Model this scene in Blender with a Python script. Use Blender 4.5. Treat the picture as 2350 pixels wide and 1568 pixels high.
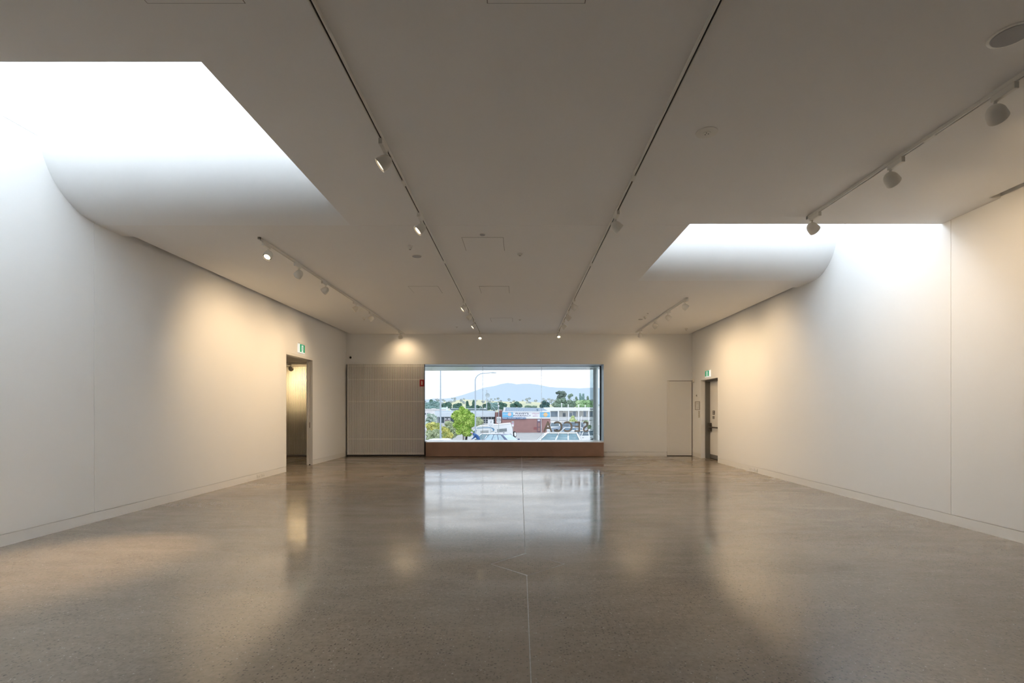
import bpy, math, random
from mathutils import Vector, Matrix

random.seed(7)
for o in list(bpy.data.objects):
    bpy.data.objects.remove(o)
SC = bpy.context.scene
COL = SC.collection
R = math.radians

# ------------------------------------------------------------------ camera
F_PX, VX, VY, EYE = 1150.0, 1193.0, 942.0, 1.5
cam_d = bpy.data.cameras.new('camera')
cam_d.sensor_width = 36.0
cam_d.lens = F_PX / 2350.0 * 36.0
cam_d.shift_x = -(VX - 1175.0) / 2350.0
cam_d.shift_y = (VY - 784.0) / 2350.0
cam_d.clip_start = 0.05
cam_d.clip_end = 30000
cam = bpy.data.objects.new('camera', cam_d)
COL.objects.link(cam)
cam.location = (0, 0, EYE)
cam.rotation_euler = (R(90), 0, 0)
SC.camera = cam

# ------------------------------------------------------------------ exposure and sky
SC.view_settings.view_transform = 'Standard'
SC.view_settings.look = 'None'
SC.view_settings.exposure = 0.48
SC.view_settings.gamma = 1.0
SC.view_settings.use_curve_mapping = False

SKY_STRENGTH = 11.0          # overcast midday sky
GLASS_T = 0.106              # tint added to dim the bright view through the big window
world = bpy.data.worlds.new('sky')
SC.world = world
world.use_nodes = True
nt = world.node_tree
nt.nodes.clear()
w_out = nt.nodes.new('ShaderNodeOutputWorld')
w_bg = nt.nodes.new('ShaderNodeBackground')
w_tc = nt.nodes.new('ShaderNodeTexCoord')
w_map = nt.nodes.new('ShaderNodeMapping')
w_map.inputs['Scale'].default_value = (1.0, 1.0, 3.2)
w_no = nt.nodes.new('ShaderNodeTexNoise')
w_no.inputs['Scale'].default_value = 3.4
w_no.inputs['Detail'].default_value = 5
w_no.inputs['Roughness'].default_value = 0.55
w_rp = nt.nodes.new('ShaderNodeValToRGB')
w_rp.color_ramp.elements[0].position = 0.36
w_rp.color_ramp.elements[0].color = (0.70, 0.83, 1.0, 1)
w_rp.color_ramp.elements[1].position = 0.62
w_rp.color_ramp.elements[1].color = (0.93, 0.965, 1.0, 1)
nt.links.new(w_tc.outputs['Generated'], w_map.inputs['Vector'])
nt.links.new(w_map.outputs['Vector'], w_no.inputs['Vector'])
nt.links.new(w_no.outputs['Fac'], w_rp.inputs['Fac'])
nt.links.new(w_rp.outputs['Color'], w_bg.inputs['Color'])
w_bg.inputs['Strength'].default_value = SKY_STRENGTH
nt.links.new(w_bg.outputs['Background'], w_out.inputs['Surface'])

SC.cycles.max_bounces = 16
SC.cycles.diffuse_bounces = 10
SPOT_GAIN = 1.15
WARM = (1.0, 0.72, 0.42)

# ------------------------------------------------------------------ materials
MATS = {}


def mat(name, col, rough=0.55, metal=0.0, var=0.05, vscale=6.0, bump=0.0, bscale=60.0,
        emit=None, estr=0.0, ior=1.45, coat=0.0, spec=0.5):
    if name in MATS:
        return MATS[name]
    m = bpy.data.materials.new(name)
    m.use_nodes = True
    t = m.node_tree
    b = t.nodes['Principled BSDF']
    b.inputs['Roughness'].default_value = rough
    b.inputs['Metallic'].default_value = metal
    b.inputs['IOR'].default_value = ior
    b.inputs['Specular IOR Level'].default_value = spec
    b.inputs['Coat Weight'].default_value = coat
    tc = t.nodes.new('ShaderNodeTexCoord')
    no = t.nodes.new('ShaderNodeTexNoise')
    no.inputs['Scale'].default_value = vscale
    no.inputs['Detail'].default_value = 3
    mx = t.nodes.new('ShaderNodeMix')
    mx.data_type = 'RGBA'
    mx.inputs['A'].default_value = tuple(max(0, c * (1 - var)) for c in col) + (1,)
    mx.inputs['B'].default_value = tuple(min(1, c * (1 + var)) for c in col) + (1,)
    t.links.new(tc.outputs['Object'], no.inputs['Vector'])
    t.links.new(no.outputs['Fac'], mx.inputs['Factor'])
    t.links.new(mx.outputs['Result'], b.inputs['Base Color'])
    if bump > 0:
        n2 = t.nodes.new('ShaderNodeTexNoise')
        n2.inputs['Scale'].default_value = bscale
        bp = t.nodes.new('ShaderNodeBump')
        bp.inputs['Strength'].default_value = bump
        bp.inputs['Distance'].default_value = 0.01
        t.links.new(tc.outputs['Object'], n2.inputs['Vector'])
        t.links.new(n2.outputs['Fac'], bp.inputs['Height'])
        t.links.new(bp.outputs['Normal'], b.inputs['Normal'])
    if emit:
        b.inputs['Emission Color'].default_value = tuple(emit) + (1,)
        b.inputs['Emission Strength'].default_value = estr
    MATS[name] = m
    return m


def glass_mat(name, tint, refl=0.04, rough=0.0):
    m = bpy.data.materials.new(name)
    m.use_nodes = True
    t = m.node_tree
    t.nodes.clear()
    o = t.nodes.new('ShaderNodeOutputMaterial')
    tr = t.nodes.new('ShaderNodeBsdfTransparent')
    tr.inputs['Color'].default_value = tuple(tint) + (1,)
    gl = t.nodes.new('ShaderNodeBsdfGlossy')
    gl.inputs['Roughness'].default_value = rough
    mx = t.nodes.new('ShaderNodeMixShader')
    mx.inputs['Fac'].default_value = refl
    t.links.new(tr.outputs[0], mx.inputs[1])
    t.links.new(gl.outputs[0], mx.inputs[2])
    t.links.new(mx.outputs[0], o.inputs['Surface'])
    MATS[name] = m
    return m


WALL = mat('white_wall_paint', (0.86, 0.865, 0.865), 0.75, var=0.012, vscale=1.5, bump=0.02, bscale=180)
CEIL = mat('ceiling_paint', (0.845, 0.83, 0.81), 0.85, var=0.012, vscale=1.0)
TRIMW = mat('white_satin_trim', (0.84, 0.835, 0.82), 0.4, var=0.01)
GAP = mat('shadow_gap', (0.10, 0.095, 0.09), 0.9, var=0.05)
FIX = mat('white_powder_coat', (0.78, 0.76, 0.71), 0.42, var=0.01)
BLACK = mat('black_plastic', (0.015, 0.014, 0.013), 0.5)
SLOT = mat('track_slot', (0.03, 0.022, 0.014), 0.6)
LENS_ON = mat('lit_lamp_lens', (0.9, 0.8, 0.6), 0.2, emit=(1.0, 0.80, 0.50), estr=2.6)
RING = mat('lamp_inner_ring', (0.10, 0.07, 0.04), 0.35)
GREYGRILL = mat('speaker_grille', (0.45, 0.45, 0.46), 0.7, var=0.1, vscale=300)
SLATW = mat('slat_paint', (0.92, 0.91, 0.89), 0.5, var=0.02, vscale=3)
SLATB = mat('slat_backing', (0.15, 0.145, 0.135), 0.8, var=0.05)
RAILM = mat('slat_rail_paint', (0.80, 0.77, 0.72), 0.5)
RUST = mat('weathered_steel_panel', (0.35, 0.21, 0.15), 0.6, var=0.25, vscale=2.2, bump=0.05, bscale=40)
ALU = mat('grey_aluminium', (0.55, 0.58, 0.60), 0.35, metal=0.7, var=0.03)
DARKALU = mat('dark_window_seal', (0.03, 0.035, 0.04), 0.4)
REVEAL = mat('pale_blue_grey_reveal', (0.42, 0.50, 0.56), 0.3, var=0.03)
SILLM = mat('pale_sill', (0.86, 0.88, 0.90), 0.25, var=0.02)
PANE = glass_mat('view_dimming_glass', (GLASS_T * 0.985, GLASS_T, GLASS_T * 1.0), 0.035)
SKYPANE = glass_mat('skylight_glass', (0.96, 0.98, 0.98), 0.03)
FIN = glass_mat('green_grey_glass', (0.74, 0.80, 0.80), 0.10, 0.05)
DOORG = mat('door_paint', (0.83, 0.82, 0.80), 0.45, var=0.01)
FRAMEG = mat('dark_grey_frame', (0.16, 0.155, 0.145), 0.45)
BRONZE = mat('bronze_hardware', (0.09, 0.08, 0.07), 0.4, metal=0.5)
SIGNBR = mat('dark_brown_sign', (0.07, 0.06, 0.055), 0.5)
EXITG = mat('lit_exit_green', (0.0, 0.22, 0.10), 0.4, emit=(0.0, 0.22, 0.10), estr=0.6)
EXITW = mat('lit_exit_white', (0.9, 0.95, 0.95), 0.4, emit=(0.8, 0.95, 1.0), estr=0.32)
REDSIGN = mat('red_sign', (0.35, 0.02, 0.03), 0.45)
PAPER = mat('white_print', (0.8, 0.8, 0.8), 0.6)
SEAL = mat('joint_sealant', (0.42, 0.41, 0.385), 0.6, var=0.5, vscale=25)


def floor_mat():
    m = bpy.data.materials.new('polished_concrete')
    m.use_nodes = True
    t = m.node_tree
    L = t.links.new
    b = t.nodes['Principled BSDF']
    tc = t.nodes.new('ShaderNodeTexCoord')

    def noise(scale, detail=4, rough=0.6, stretch=None):
        n = t.nodes.new('ShaderNodeTexNoise')
        n.inputs['Scale'].default_value = scale
        n.inputs['Detail'].default_value = detail
        n.inputs['Roughness'].default_value = rough
        if stretch:
            mp = t.nodes.new('ShaderNodeMapping')
            mp.inputs['Scale'].default_value = stretch
            L(tc.outputs['Object'], mp.inputs['Vector'])
            L(mp.outputs['Vector'], n.inputs['Vector'])
        else:
            L(tc.outputs['Object'], n.inputs['Vector'])
        return n

    def ramp(src, p0, p1, c0=(0, 0, 0, 1), c1=(1, 1, 1, 1)):
        r = t.nodes.new('ShaderNodeValToRGB')
        r.color_ramp.elements[0].position = p0
        r.color_ramp.elements[1].position = p1
        r.color_ramp.elements[0].color = c0
        r.color_ramp.elements[1].color = c1
        L(src, r.inputs['Fac'])
        return r

    def mix(fac, a, b_, blend='MIX'):
        x = t.nodes.new('ShaderNodeMix')
        x.data_type = 'RGBA'
        x.blend_type = blend
        for k, s in (('Factor', fac), ('A', a), ('B', b_)):
            if isinstance(s, (tuple, float, int)):
                x.inputs[k].default_value = s
            else:
                L(s, x.inputs[k])
        return x.outputs['Result']

    big = noise(0.55, 5, 0.6)
    base = ramp(big.outputs['Fac'], 0.3, 0.7, (0.20, 0.162, 0.122, 1), (0.315, 0.26, 0.203, 1)).outputs['Color']
    fine = noise(28, 4, 0.7)
    base = mix(ramp(fine.outputs['Fac'], 0.35, 0.68).outputs['Color'], base, mix(0.55, base, (0.38, 0.325, 0.262, 1)))
    # dark aggregate
    vo = t.nodes.new('ShaderNodeTexVoronoi')
    vo.voronoi_dimensions = '2D'
    vo.inputs['Scale'].default_value = 52
    vo.inputs['Randomness'].default_value = 1.0
    wn = noise(70, 2, 0.6)
    wv = t.nodes.new('ShaderNodeVectorMath')
    wv.operation = 'MULTIPLY_ADD'
    wv.inputs[1].default_value = (0.022, 0.022, 0)
    L(wn.outputs['Color'], wv.inputs[0])
    L(tc.outputs['Object'], wv.inputs[2])
    L(wv.outputs['Vector'], vo.inputs['Vector'])
    sep = t.nodes.new('ShaderNodeSeparateColor')
    L(vo.outputs['Color'], sep.inputs['Color'])
    pick = t.nodes.new('ShaderNodeMath')
    pick.operation = 'MULTIPLY'
    spot = ramp(vo.outputs['Distance'], 0.22, 0.34, (1, 1, 1, 1), (0, 0, 0, 1))
    sel = ramp(sep.outputs['Red'], 0.66, 0.95)
    L(spot.outputs['Color'], pick.inputs[0])
    L(sel.outputs['Color'], pick.inputs[1])
    patch = ramp(noise(0.8, 3).outputs['Fac'], 0.38, 0.62)
    pick2 = t.nodes.new('ShaderNodeMath')
    pick2.operation = 'MULTIPLY'
    L(pick.outputs[0], pick2.inputs[0])
    amt = t.nodes.new('ShaderNodeMapRange')
    amt.inputs['To Min'].default_value = 0.30
    amt.inputs['To Max'].default_value = 0.95
    L(patch.outputs['Color'], amt.inputs['Value'])
    L(amt.outputs['Result'], pick2.inputs[1])
    base = mix(pick2.outputs[0], base, (0.06, 0.048, 0.038, 1))
    # pale specks
    pl = t.nodes.new('ShaderNodeMath')
    pl.operation = 'MULTIPLY'
    sel2 = ramp(sep.outputs['Green'], 0.955, 0.97)
    spot2 = ramp(vo.outputs['Distance'], 0.14, 0.22, (1, 1, 1, 1), (0, 0, 0, 1))
    L(spot2.outputs['Color'], pl.inputs[0])
    L(sel2.outputs['Color'], pl.inputs[1])
    base = mix(pl.outputs[0], base, (0.55, 0.51, 0.46, 1))
    L(base, b.inputs['Base Color'])
    # polish varies in broad trowel sweeps
    sweep = noise(1.2, 6, 0.62, (0.55, 1.0, 1.0))
    rr = t.nodes.new('ShaderNodeMapRange')
    rr.inputs['From Min'].default_value = 0.35
    rr.inputs['From Max'].default_value = 0.7
    rr.inputs['To Min'].default_value = 0.085
    rr.inputs['To Max'].default_value = 0.15
    L(sweep.outputs['Fac'], rr.inputs['Value'])
    L(rr.outputs['Result'], b.inputs['Roughness'])
    # duller, open textured paste between the polished areas
    b2 = t.nodes.new('ShaderNodeBsdfPrincipled')
    L(base, b2.inputs['Base Color'])
    b2.inputs['Roughness'].default_value = 0.34
    b2.inputs['IOR'].default_value = 1.5
    ms = t.nodes.new('ShaderNodeMixShader')
    dull = noise(0.9, 5, 0.65, (0.35, 1.0, 1.0))
    dr = t.nodes.new('ShaderNodeMapRange')
    dr.inputs['From Min'].default_value = 0.42
    dr.inputs['From Max'].default_value = 0.66
    dr.inputs['To Min'].default_value = 0.08
    dr.inputs['To Max'].default_value = 0.52
    L(dull.outputs['Fac'], dr.inputs['Value'])
    L(dr.outputs['Result'], ms.inputs['Fac'])
    L(b.outputs[0], ms.inputs[1])
    L(b2.outputs[0], ms.inputs[2])
    L(ms.outputs[0], t.nodes['Material Output'].inputs['Surface'])
    b.inputs['IOR'].default_value = 2.0
    bp = t.nodes.new('ShaderNodeBump')
    bp.inputs['Strength'].default_value = 0.05
    bp.inputs['Distance'].default_value = 0.004
    L(noise(7, 3).outputs['Fac'], bp.inputs['Height'])
    L(bp.outputs['Normal'], b.inputs['Normal'])
    MATS['polished_concrete'] = m
    return m


FLOORM = floor_mat()

# ------------------------------------------------------------------ mesh helpers


def origin_of(o):
    v = Vector((0, 0, 0))
    while o is not None:
        v += o.location
        o = o.parent
    return v


class MB:
    """collects simple solids, then links them as one mesh object"""

    def __init__(s):
        s.v, s.f = [], []

    def box(s, x0, x1, y0, y1, z0, z1):
        n = len(s.v)
        for z in (z0, z1):
            s.v += [(x0, y0, z), (x1, y0, z), (x1, y1, z), (x0, y1, z)]
        s.f += [tuple(n + i for i in q) for q in
                ((3, 2, 1, 0), (4, 5, 6, 7), (0, 1, 5, 4), (1, 2, 6, 5), (2, 3, 7, 6), (3, 0, 4, 7))]
        return s

    def poly(s, pts):
        n = len(s.v)
        s.v += [tuple(p) for p in pts]
        s.f.append(tuple(range(n, n + len(pts))))
        return s

    def prism(s, prof, a, b, axis='x'):
        """prof: closed 2-D polygon; extruded between a and b along axis"""
        def p3(t, u, v):
            return {'x': (t, u, v), 'y': (u, t, v), 'z': (u, v, t)}[axis]
        n = len(s.v)
        k = len(prof)
        s.v += [p3(a, u, v) for u, v in prof] + [p3(b, u, v) for u, v in prof]
        s.f.append(tuple(range(n + k - 1, n - 1, -1)))
        s.f.append(tuple(range(n + k, n + 2 * k)))
        for i in range(k):
            j = (i + 1) % k
            s.f.append((n + i, n + j, n + k + j, n + k + i))
        return s

    def lathe(s, prof, o=(0, 0, 0), d=(0, 0, 1), n=20, cap=True):
        """prof: (radius, distance along d)"""
        d = Vector(d).normalized()
        o = Vector(o)
        q = d.to_track_quat('Z', 'Y')
        b = len(s.v)
        for r, t in prof:
            for i in range(n):
                a = 2 * math.pi * i / n
                p = o + q @ Vector((r * math.cos(a), r * math.sin(a), t))
                s.v.append(tuple(p))
        for k in range(len(prof) - 1):
            for i in range(n):
                j = (i + 1) % n
                s.f.append((b + k * n + i, b + k * n + j, b + (k + 1) * n + j, b + (k + 1) * n + i))
        if cap:
            s.f.append(tuple(b + i for i in range(n - 1, -1, -1)))
            e = b + (len(prof) - 1) * n
            s.f.append(tuple(e + i for i in range(n)))
        return s

    def cyl(s, p0, p1, r0, r1=None, n=12):
        p0, p1 = Vector(p0), Vector(p1)
        return s.lathe([(r0, 0), (r0 if r1 is None else r1, (p1 - p0).length)], p0, p1 - p0, n)

    def tube(s, pts, r, n=8):
        pts = [Vector(p) for p in pts]
        b = len(s.v)
        q = None
        for i, p in enumerate(pts):
            d = (pts[min(i + 1, len(pts) - 1)] - pts[max(i - 1, 0)]).normalized()
            q = d.to_track_quat('Z', 'Y') if q is None else (q @ Vector((0, 0, 1))).rotation_difference(d) @ q
            rr = r[i] if isinstance(r, (list, tuple)) else r
            for k in range(n):
                a = 2 * math.pi * k / n
                s.v.append(tuple(p + q @ Vector((rr * math.cos(a), rr * math.sin(a), 0))))
        for i in range(len(pts) - 1):
            for k in range(n):
                j = (k + 1) % n
                s.f.append((b + i * n + k, b + i * n + j, b + (i + 1) * n + j, b + (i + 1) * n + k))
        s.f.append(tuple(b + k for k in range(n - 1, -1, -1)))
        e = b + (len(pts) - 1) * n
        s.f.append(tuple(e + k for k in range(n)))
        return s

    def build(s, name, m, parent=None, smooth=None, world=True, loc=None, bevel=0.0):
        o3 = origin_of(parent) if (parent is not None and world) else Vector((0, 0, 0))
        own = Vector(loc) if loc is not None else Vector((0, 0, 0))
        me = bpy.data.meshes.new(name)
        me.from_pydata([tuple(Vector(v) - o3 - own) for v in s.v], [], s.f)
        me.materials.append(m)
        if smooth is not None:
            me.shade_smooth()
            me.set_sharp_from_angle(angle=R(smooth))
        me.update()
        ob = bpy.data.objects.new(name, me)
        ob.location = own
        COL.objects.link(ob)
        if parent is not None:
            ob.parent = parent
        if bevel > 0:
            bv = ob.modifiers.new('edge', 'BEVEL')
            bv.width = bevel
            bv.segments = 2
            bv.limit_method = 'ANGLE'
        return ob


def tag(o, label=None, cat=None, group=None, kind=None):
    if label:
        o['label'] = label
    if cat:
        o['category'] = cat
    if group:
        o['group'] = group
    if kind:
        o['kind'] = kind
    return o


def empty(name, loc, rz=0.0):
    o = bpy.data.objects.new(name, None)
    o.empty_display_size = 0.1
    COL.objects.link(o)
    o.location = loc
    o.rotation_euler = (0, 0, rz)
    return o


def struct(o, label, cat):
    return tag(o, label, cat, kind='structure')


def text_mesh(name, body, size, m, parent, loc, rot, extrude=0.004, align='CENTER', sx=1.0, shear=0.0, bold=0.0):
    cu = bpy.data.curves.new(name, 'FONT')
    cu.body = body
    cu.size = size
    cu.extrude = extrude
    cu.align_x = align
    cu.align_y = 'CENTER'
    cu.resolution_u = 7
    cu.shear = shear
    cu.offset = bold
    tmp = bpy.data.objects.new(name + '_tmp', cu)
    COL.objects.link(tmp)
    dg = bpy.context.evaluated_depsgraph_get()
    me = bpy.data.meshes.new_from_object(tmp.evaluated_get(dg))
    bpy.data.objects.remove(tmp)
    bpy.data.curves.remove(cu)
    me.name = name
    me.materials.clear()
    me.materials.append(m)
    ob = bpy.data.objects.new(name, me)
    COL.objects.link(ob)
    ob.location = Vector(loc) - (origin_of(parent) if parent is not None else Vector((0, 0, 0)))
    ob.rotation_euler = rot
    ob.scale = (sx, 1, 1)
    if parent is not None:
        ob.parent = parent
    return ob


def at(x, y, Y):
    """world point seen at pixel (x, y) at depth Y (used for surveying the view outside)"""
    return Vector(((x - VX) * Y / F_PX, Y, EYE - (y - VY) * Y / F_PX))


# ------------------------------------------------------------------ room shell
XL, XR, YB, H = -5.69, 5.66, 16.43, 4.0
YN = -5.0                                  # wall behind the camera
LX, RX = -2.285, 2.28                      # inner edges of the skylights
L0, L1, LR = 3.594, 5.92, 0.85             # left skylight: near edge, far wall, scoop radius
R0, R1, RR = 6.717, 8.92, 0.75             # right skylight
ZS = 5.95                                  # sill of the clerestory glazing above each scoop
TOP = 8.4                                 # top of the skylight shafts
DL0, DL1, DLH = 12.2, 13.77, 2.88          # left doorway
DR0, DR1, DRH = 14.33, 15.67, 2.445        # right exit door recess

# floor: slabs with a sealed saw-cut joint and a diamond isolation joint
fl = MB().box(-9.3, 6.2, YN - 0.2, 18.2, -0.30, -0.0005).build('floor', SEAL)
struct(fl, 'polished brown grey concrete gallery floor with speckled aggregate', 'floor')
JX, JW = 0.055, 0.0028
dm = [(0.075, 4.56), (0.43, 4.89), (0.075, 5.25), (-0.275, 4.89)]


def slab(pts, name='slab'):
    b = MB()
    n = len(pts)
    b.v = [(x, y, 0.0) for x, y in pts] + [(x, y, -0.02) for x, y in pts]
    b.f = [tuple(range(n)), tuple(range(2 * n - 1, n - 1, -1))] + [(i, i + n, (i + 1) % n + n, (i + 1) % n) for i in range(n)]
    return b.build(name, FLOORM, fl)


g = 0.009
slab([(-9.2, YN), (JX - JW, YN), (JX + 0.005, dm[0][1] - g * 1.6), (dm[3][0] - g * 1.4, 4.89), (JX - 0.004, dm[2][1] + g * 1.6), (JX - JW, 18.1), (-9.2, 18.1)])
slab([(JX + JW, YN), (6.1, YN), (6.1, 18.1), (JX + JW, 18.1), (JX + 0.004, dm[2][1] + g * 1.6), (dm[1][0] + g * 1.4, 4.89), (JX + 0.011, dm[0][1] - g * 1.6)])
slab([(0.075, 4.56), (0.43, 4.89), (0.075, 5.25), (-0.275, 4.89)])

# left wall: backing with wall panels, fine joints between them
J = 0.004
wl = MB()
for (a, b, z0, z1) in ((YN, DL0, 0, 4.80), (DL0, DL1, DLH, 4.80), (DL1, 17.2, 0, 4.80), (3.3, 6.07, 4.80, TOP)):
    wl.box(XL - 0.15, XL - 0.012, a, b, z0, z1)
wl = wl.build('wall_left', WALL)
struct(wl, 'long white plastered wall with doorway and skylight shaft above', 'wall')
JL = 6.70
for (a, b, z0, z1) in ((YN, JL - J, 0.137, 4.74 - J), (JL + J, DL0, 0.137, 4.73), (DL0, DL1, DLH + 0.045, 4.73),
                       (DL1, 17.1, 0.137, 4.73), (3.4, 6.0, 4.74 + J, TOP)):
    MB().box(XL - 0.0125, XL, a, b, z0, z1).build('wall_panel', WALL, wl)

bl = MB()
for (a, b) in ((YN, DL0 - 0.03), (DL1 + 0.012, 16.43)):
    bl.box(XL - 0.012, XL - 0.003, a, b, 0.0, 0.128)
bl = bl.build('baseboard_left', TRIMW)
struct(bl, 'white flush skirting board along the wall left of the window', 'baseboard')

# right wall
wr = MB()
for (a, b, z0, z1) in ((YN, DR0, 0, 4.80), (DR0, DR1, DRH, 4.80), (DR1, 17.0, 0, 4.80), (6.4, 9.07, 4.80, TOP)):
    wr.box(XR + 0.012, XR + 0.15, a, b, z0, z1)
wr = wr.build('wall_right', WALL)
struct(wr, 'long white plastered wall with recessed exit door and skylight shaft', 'wall')
JR = 6.58
for (a, b, z0, z1) in ((YN, JR - J, 0.137, 4.73), (JR + J, DR0, 0.137, 4.74 - J), (DR0, DR1, DRH, 4.73),
                       (DR1, 16.43, 0.137, 4.73), (6.58 + J, 9.0, 4.74 + J, TOP)):
    MB().box(XR, XR + 0.0125, a, b, z0, z1).build('wall_panel', WALL, wr)
br = MB()
for (a, b) in ((YN, DR0), (DR1, 16.43)):
    br.box(XR + 0.003, XR + 0.012, a, b, 0.0, 0.128)
br = br.build('baseboard_right', TRIMW)
struct(br, 'white flush skirting board along the wall right of the window', 'baseboard')

# wall behind the camera
struct(MB().box(-6.0, 6.0, YN - 0.2, YN, 0, 4.4).build('wall_front', WALL), 'white wall behind the viewer', 'wall')

# back wall with the big window opening
WX0, WX1, WZ0, WZ1 = -3.32, 2.75, 0.40, 3.012
wb = MB()
wb.box(-5.84, WX1, YB, YB + 0.2, WZ1, 4.82)
wb.box(WX1, 4.826, YB, YB + 0.2, 0.137, 4.4)
wb.box(4.826, XR + 0.15, YB, YB + 0.2, 2.475, 4.82)
wb.box(WX1, 6.0, YB + 0.09, YB + 0.3, 0, 2.6)
wb = wb.build('wall_back', WALL)
struct(wb, 'white end wall around the wide street window', 'wall')
bb = MB().box(WX1 + 0.005, 4.822, YB + 0.003, YB + 0.05, 0, 0.128).build('baseboard_back', TRIMW)
struct(bb, 'white flush skirting under the end wall beside the window', 'baseboard')
wr_dark = MB().box(-5.84, WX0, YB + 0.09, YB + 0.3, 0, 3.2).build('wall_recess', SLATB)
struct(wr_dark, 'dark recessed wall behind the slatted screen', 'wall')

# ceiling slabs
cz = MB()
cel = [(LX, RX, YN, 6.764), (LX, RX, 6.770, YB + 0.1),
       (XL - 0.02, LX, YN, L0), (XL - 0.02, LX, L1 + LR, 7.206), (-5.55, LX, 7.206, YB + 0.1),
       (RX, XR + 0.02, 5.9, R0), (RX, 5.525, YN, 5.9), (RX, XR + 0.02, R1 + RR, 10.19), (RX, 5.55, 10.19, YB + 0.1)]
for (a, b, c, d) in cel:
    cz.box(a, b, c, d, H, H + 0.14)
cz.box(LX, RX, 6.7, 6.85, H + 0.03, H + 0.2)
# closed recess behind the shadow slots along both walls
cz.box(-5.86, -5.40, 7.1, 16.7, 4.72, 4.82)
cz.box(-5.50, -5.40, 7.1, 16.7, 4.10, 4.74)
cz.box(5.40, 5.85, 10.1, 16.7, 4.72, 4.82)
cz.box(5.40, 5.50, 10.1, 16.7, 4.10, 4.74)
cz.box(5.40, 5.85, YN - 0.1, 6.0, 4.72, 4.82)
cz.box(5.40, 5.50, YN - 0.1, 6.0, 4.10, 4.74)
cz.box(-5.86, -5.40, 7.06, 7.2, 4.10, 4.82)
cz.box(5.40, 5.85, 10.05, 10.185, 4.10, 4.82)
cz.box(5.40, 5.85, 5.905, 6.05, 4.10, 4.82)
cel_o = cz.build('ceiling', CEIL)
struct(cel_o, 'flat matt off white gallery ceiling with two scooped skylights', 'ceiling')


def scoop(name, x0, x1, y0, yb, rad):
    """shaft: near wall, inner side wall, far wall that curves down into the ceiling"""
    prof = [(yb, ZS)]
    n = 28
    for i in range(n + 1):
        a = math.pi * 0.5 * i / n
        prof.append((yb + rad - rad * math.cos(a), H + rad - rad * math.sin(a)))
    prof += [(yb + rad, H + 0.14), (yb + 0.35, H + rad * 0.6), (yb + 0.14, H + rad), (yb + 0.14, ZS)]
    s = MB()
    s.prism(prof, x0, x1, 'x')
    o = s.build(name, WALL, cel_o, smooth=20)
    MB().box(x0, x1, y0 - 0.12, y0, H + 0.02, TOP).build('shaft_wall', WALL, cel_o)
    return o


scoop('curved_scoop', XL - 0.02, LX + 0.1, L0, L1, LR)
MB().box(LX, LX + 0.12, L0 - 0.12, L1 + 0.15, H + 0.02, TOP).box(LX, LX + 0.12, L1 + 0.15, L1 + LR + 0.1, H + 0.02, ZS).build('shaft_wall', WALL, cel_o)
scoop('curved_scoop', RX - 0.1, XR + 0.02, R0, R1, RR)
MB().box(RX - 0.12, RX, R0 - 0.12, R1 + 0.15, H + 0.02, TOP).box(RX - 0.12, RX, R1 + 0.15, R1 + RR + 0.1, H + 0.02, ZS).build('shaft_wall', WALL, cel_o)
# clerestory glazing above each scoop, under a solid shaft roof
for k, (x0, x1, y0, y1) in enumerate(((XL, LX, L0, L1), (RX, XR, R0, R1))):
    MB().box(x0 - 0.1, x1 + 0.1, y0 - 0.12, y1 + 0.2, TOP, TOP + 0.12).build('shaft_roof', WALL, cel_o)
    fr = MB()
    fr.box(x0, x1, y1 + 0.02, y1 + 0.12, ZS, ZS + 0.06)
    fr.box(x0, x1, y1 + 0.02, y1 + 0.12, TOP - 0.06, TOP)
    for i in range(4):
        xm = x0 + (x1 - x0) * i / 3
        fr.box(xm - 0.03, xm + 0.03, y1 + 0.02, y1 + 0.12, ZS, TOP)
    fr = fr.build('window_%d' % (k + 2), TRIMW)
    struct(fr, ('clerestory window above the scoop of the near skylight', 'clerestory window above the scoop of the far skylight')[k], 'window')
    for i in range(3):
        xa, xb = x0 + (x1 - x0) * i / 3 + 0.03, x0 + (x1 - x0) * (i + 1) / 3 - 0.03
        MB().poly([(xa, y1 + 0.07, ZS + 0.06), (xb, y1 + 0.07, ZS + 0.06), (xb, y1 + 0.07, TOP - 0.06), (xa, y1 + 0.07, TOP - 0.06)]).build('pane', SKYPANE, fr)

# ------------------------------------------------------------------ the street window
GY = 17.0
fr = MB()
fr.box(WX0, WX1, GY - 0.03, GY + 0.03, 3.0, 3.03)
fr.box(WX1 - 0.036, WX1 + 0.03, GY - 0.05, GY + 0.05, 0.45, 3.02)
fr.box(WX0, WX1, GY - 0.03, GY + 0.03, 0.44, 0.468)
win = fr.build('window_1', DARKALU)
struct(win, 'wide frameless street window looking onto the car park', 'window')
MB().box(WX1 - 0.002, WX1 + 0.02, YB + 0.002, GY + 0.3, 0.46, 3.012).build('reveal', REVEAL, win)
MB().box(WX0, WX1 + 0.02, YB + 0.001, GY + 0.2, 3.006, 3.10).build('head', REVEAL, win)
MB().box(WX0 - 0.08, WX0, YB + 0.1, GY + 0.1, 0.0, 3.10).build('reveal', REVEAL, win)
BX0, BX1 = -3.03, 2.70
MB().box(BX0, BX1, 16.12, YB + 0.01, 0.462, 0.484).box(-3.34, WX1, YB + 0.01, GY + 0.2, 0.462, 0.484).build('sill', SILLM, win)
for a, b in ((BX0, (1133 - VX) / F_PX * 16.12 - 0.002), ((1133 - VX) / F_PX * 16.12 + 0.002, BX1)):
    MB().box(a, b, 16.125, 16.40, 0.012, 0.462).build('steel_panel', RUST, win)
MB().box(-3.4, WX1 + 0.1, 16.45, GY, 0, 0.46).build('bench_back', GAP, win)
px1, px2 = (1108 - VX) * GY / F_PX, (1242.6 - VX) * GY / F_PX
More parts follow.
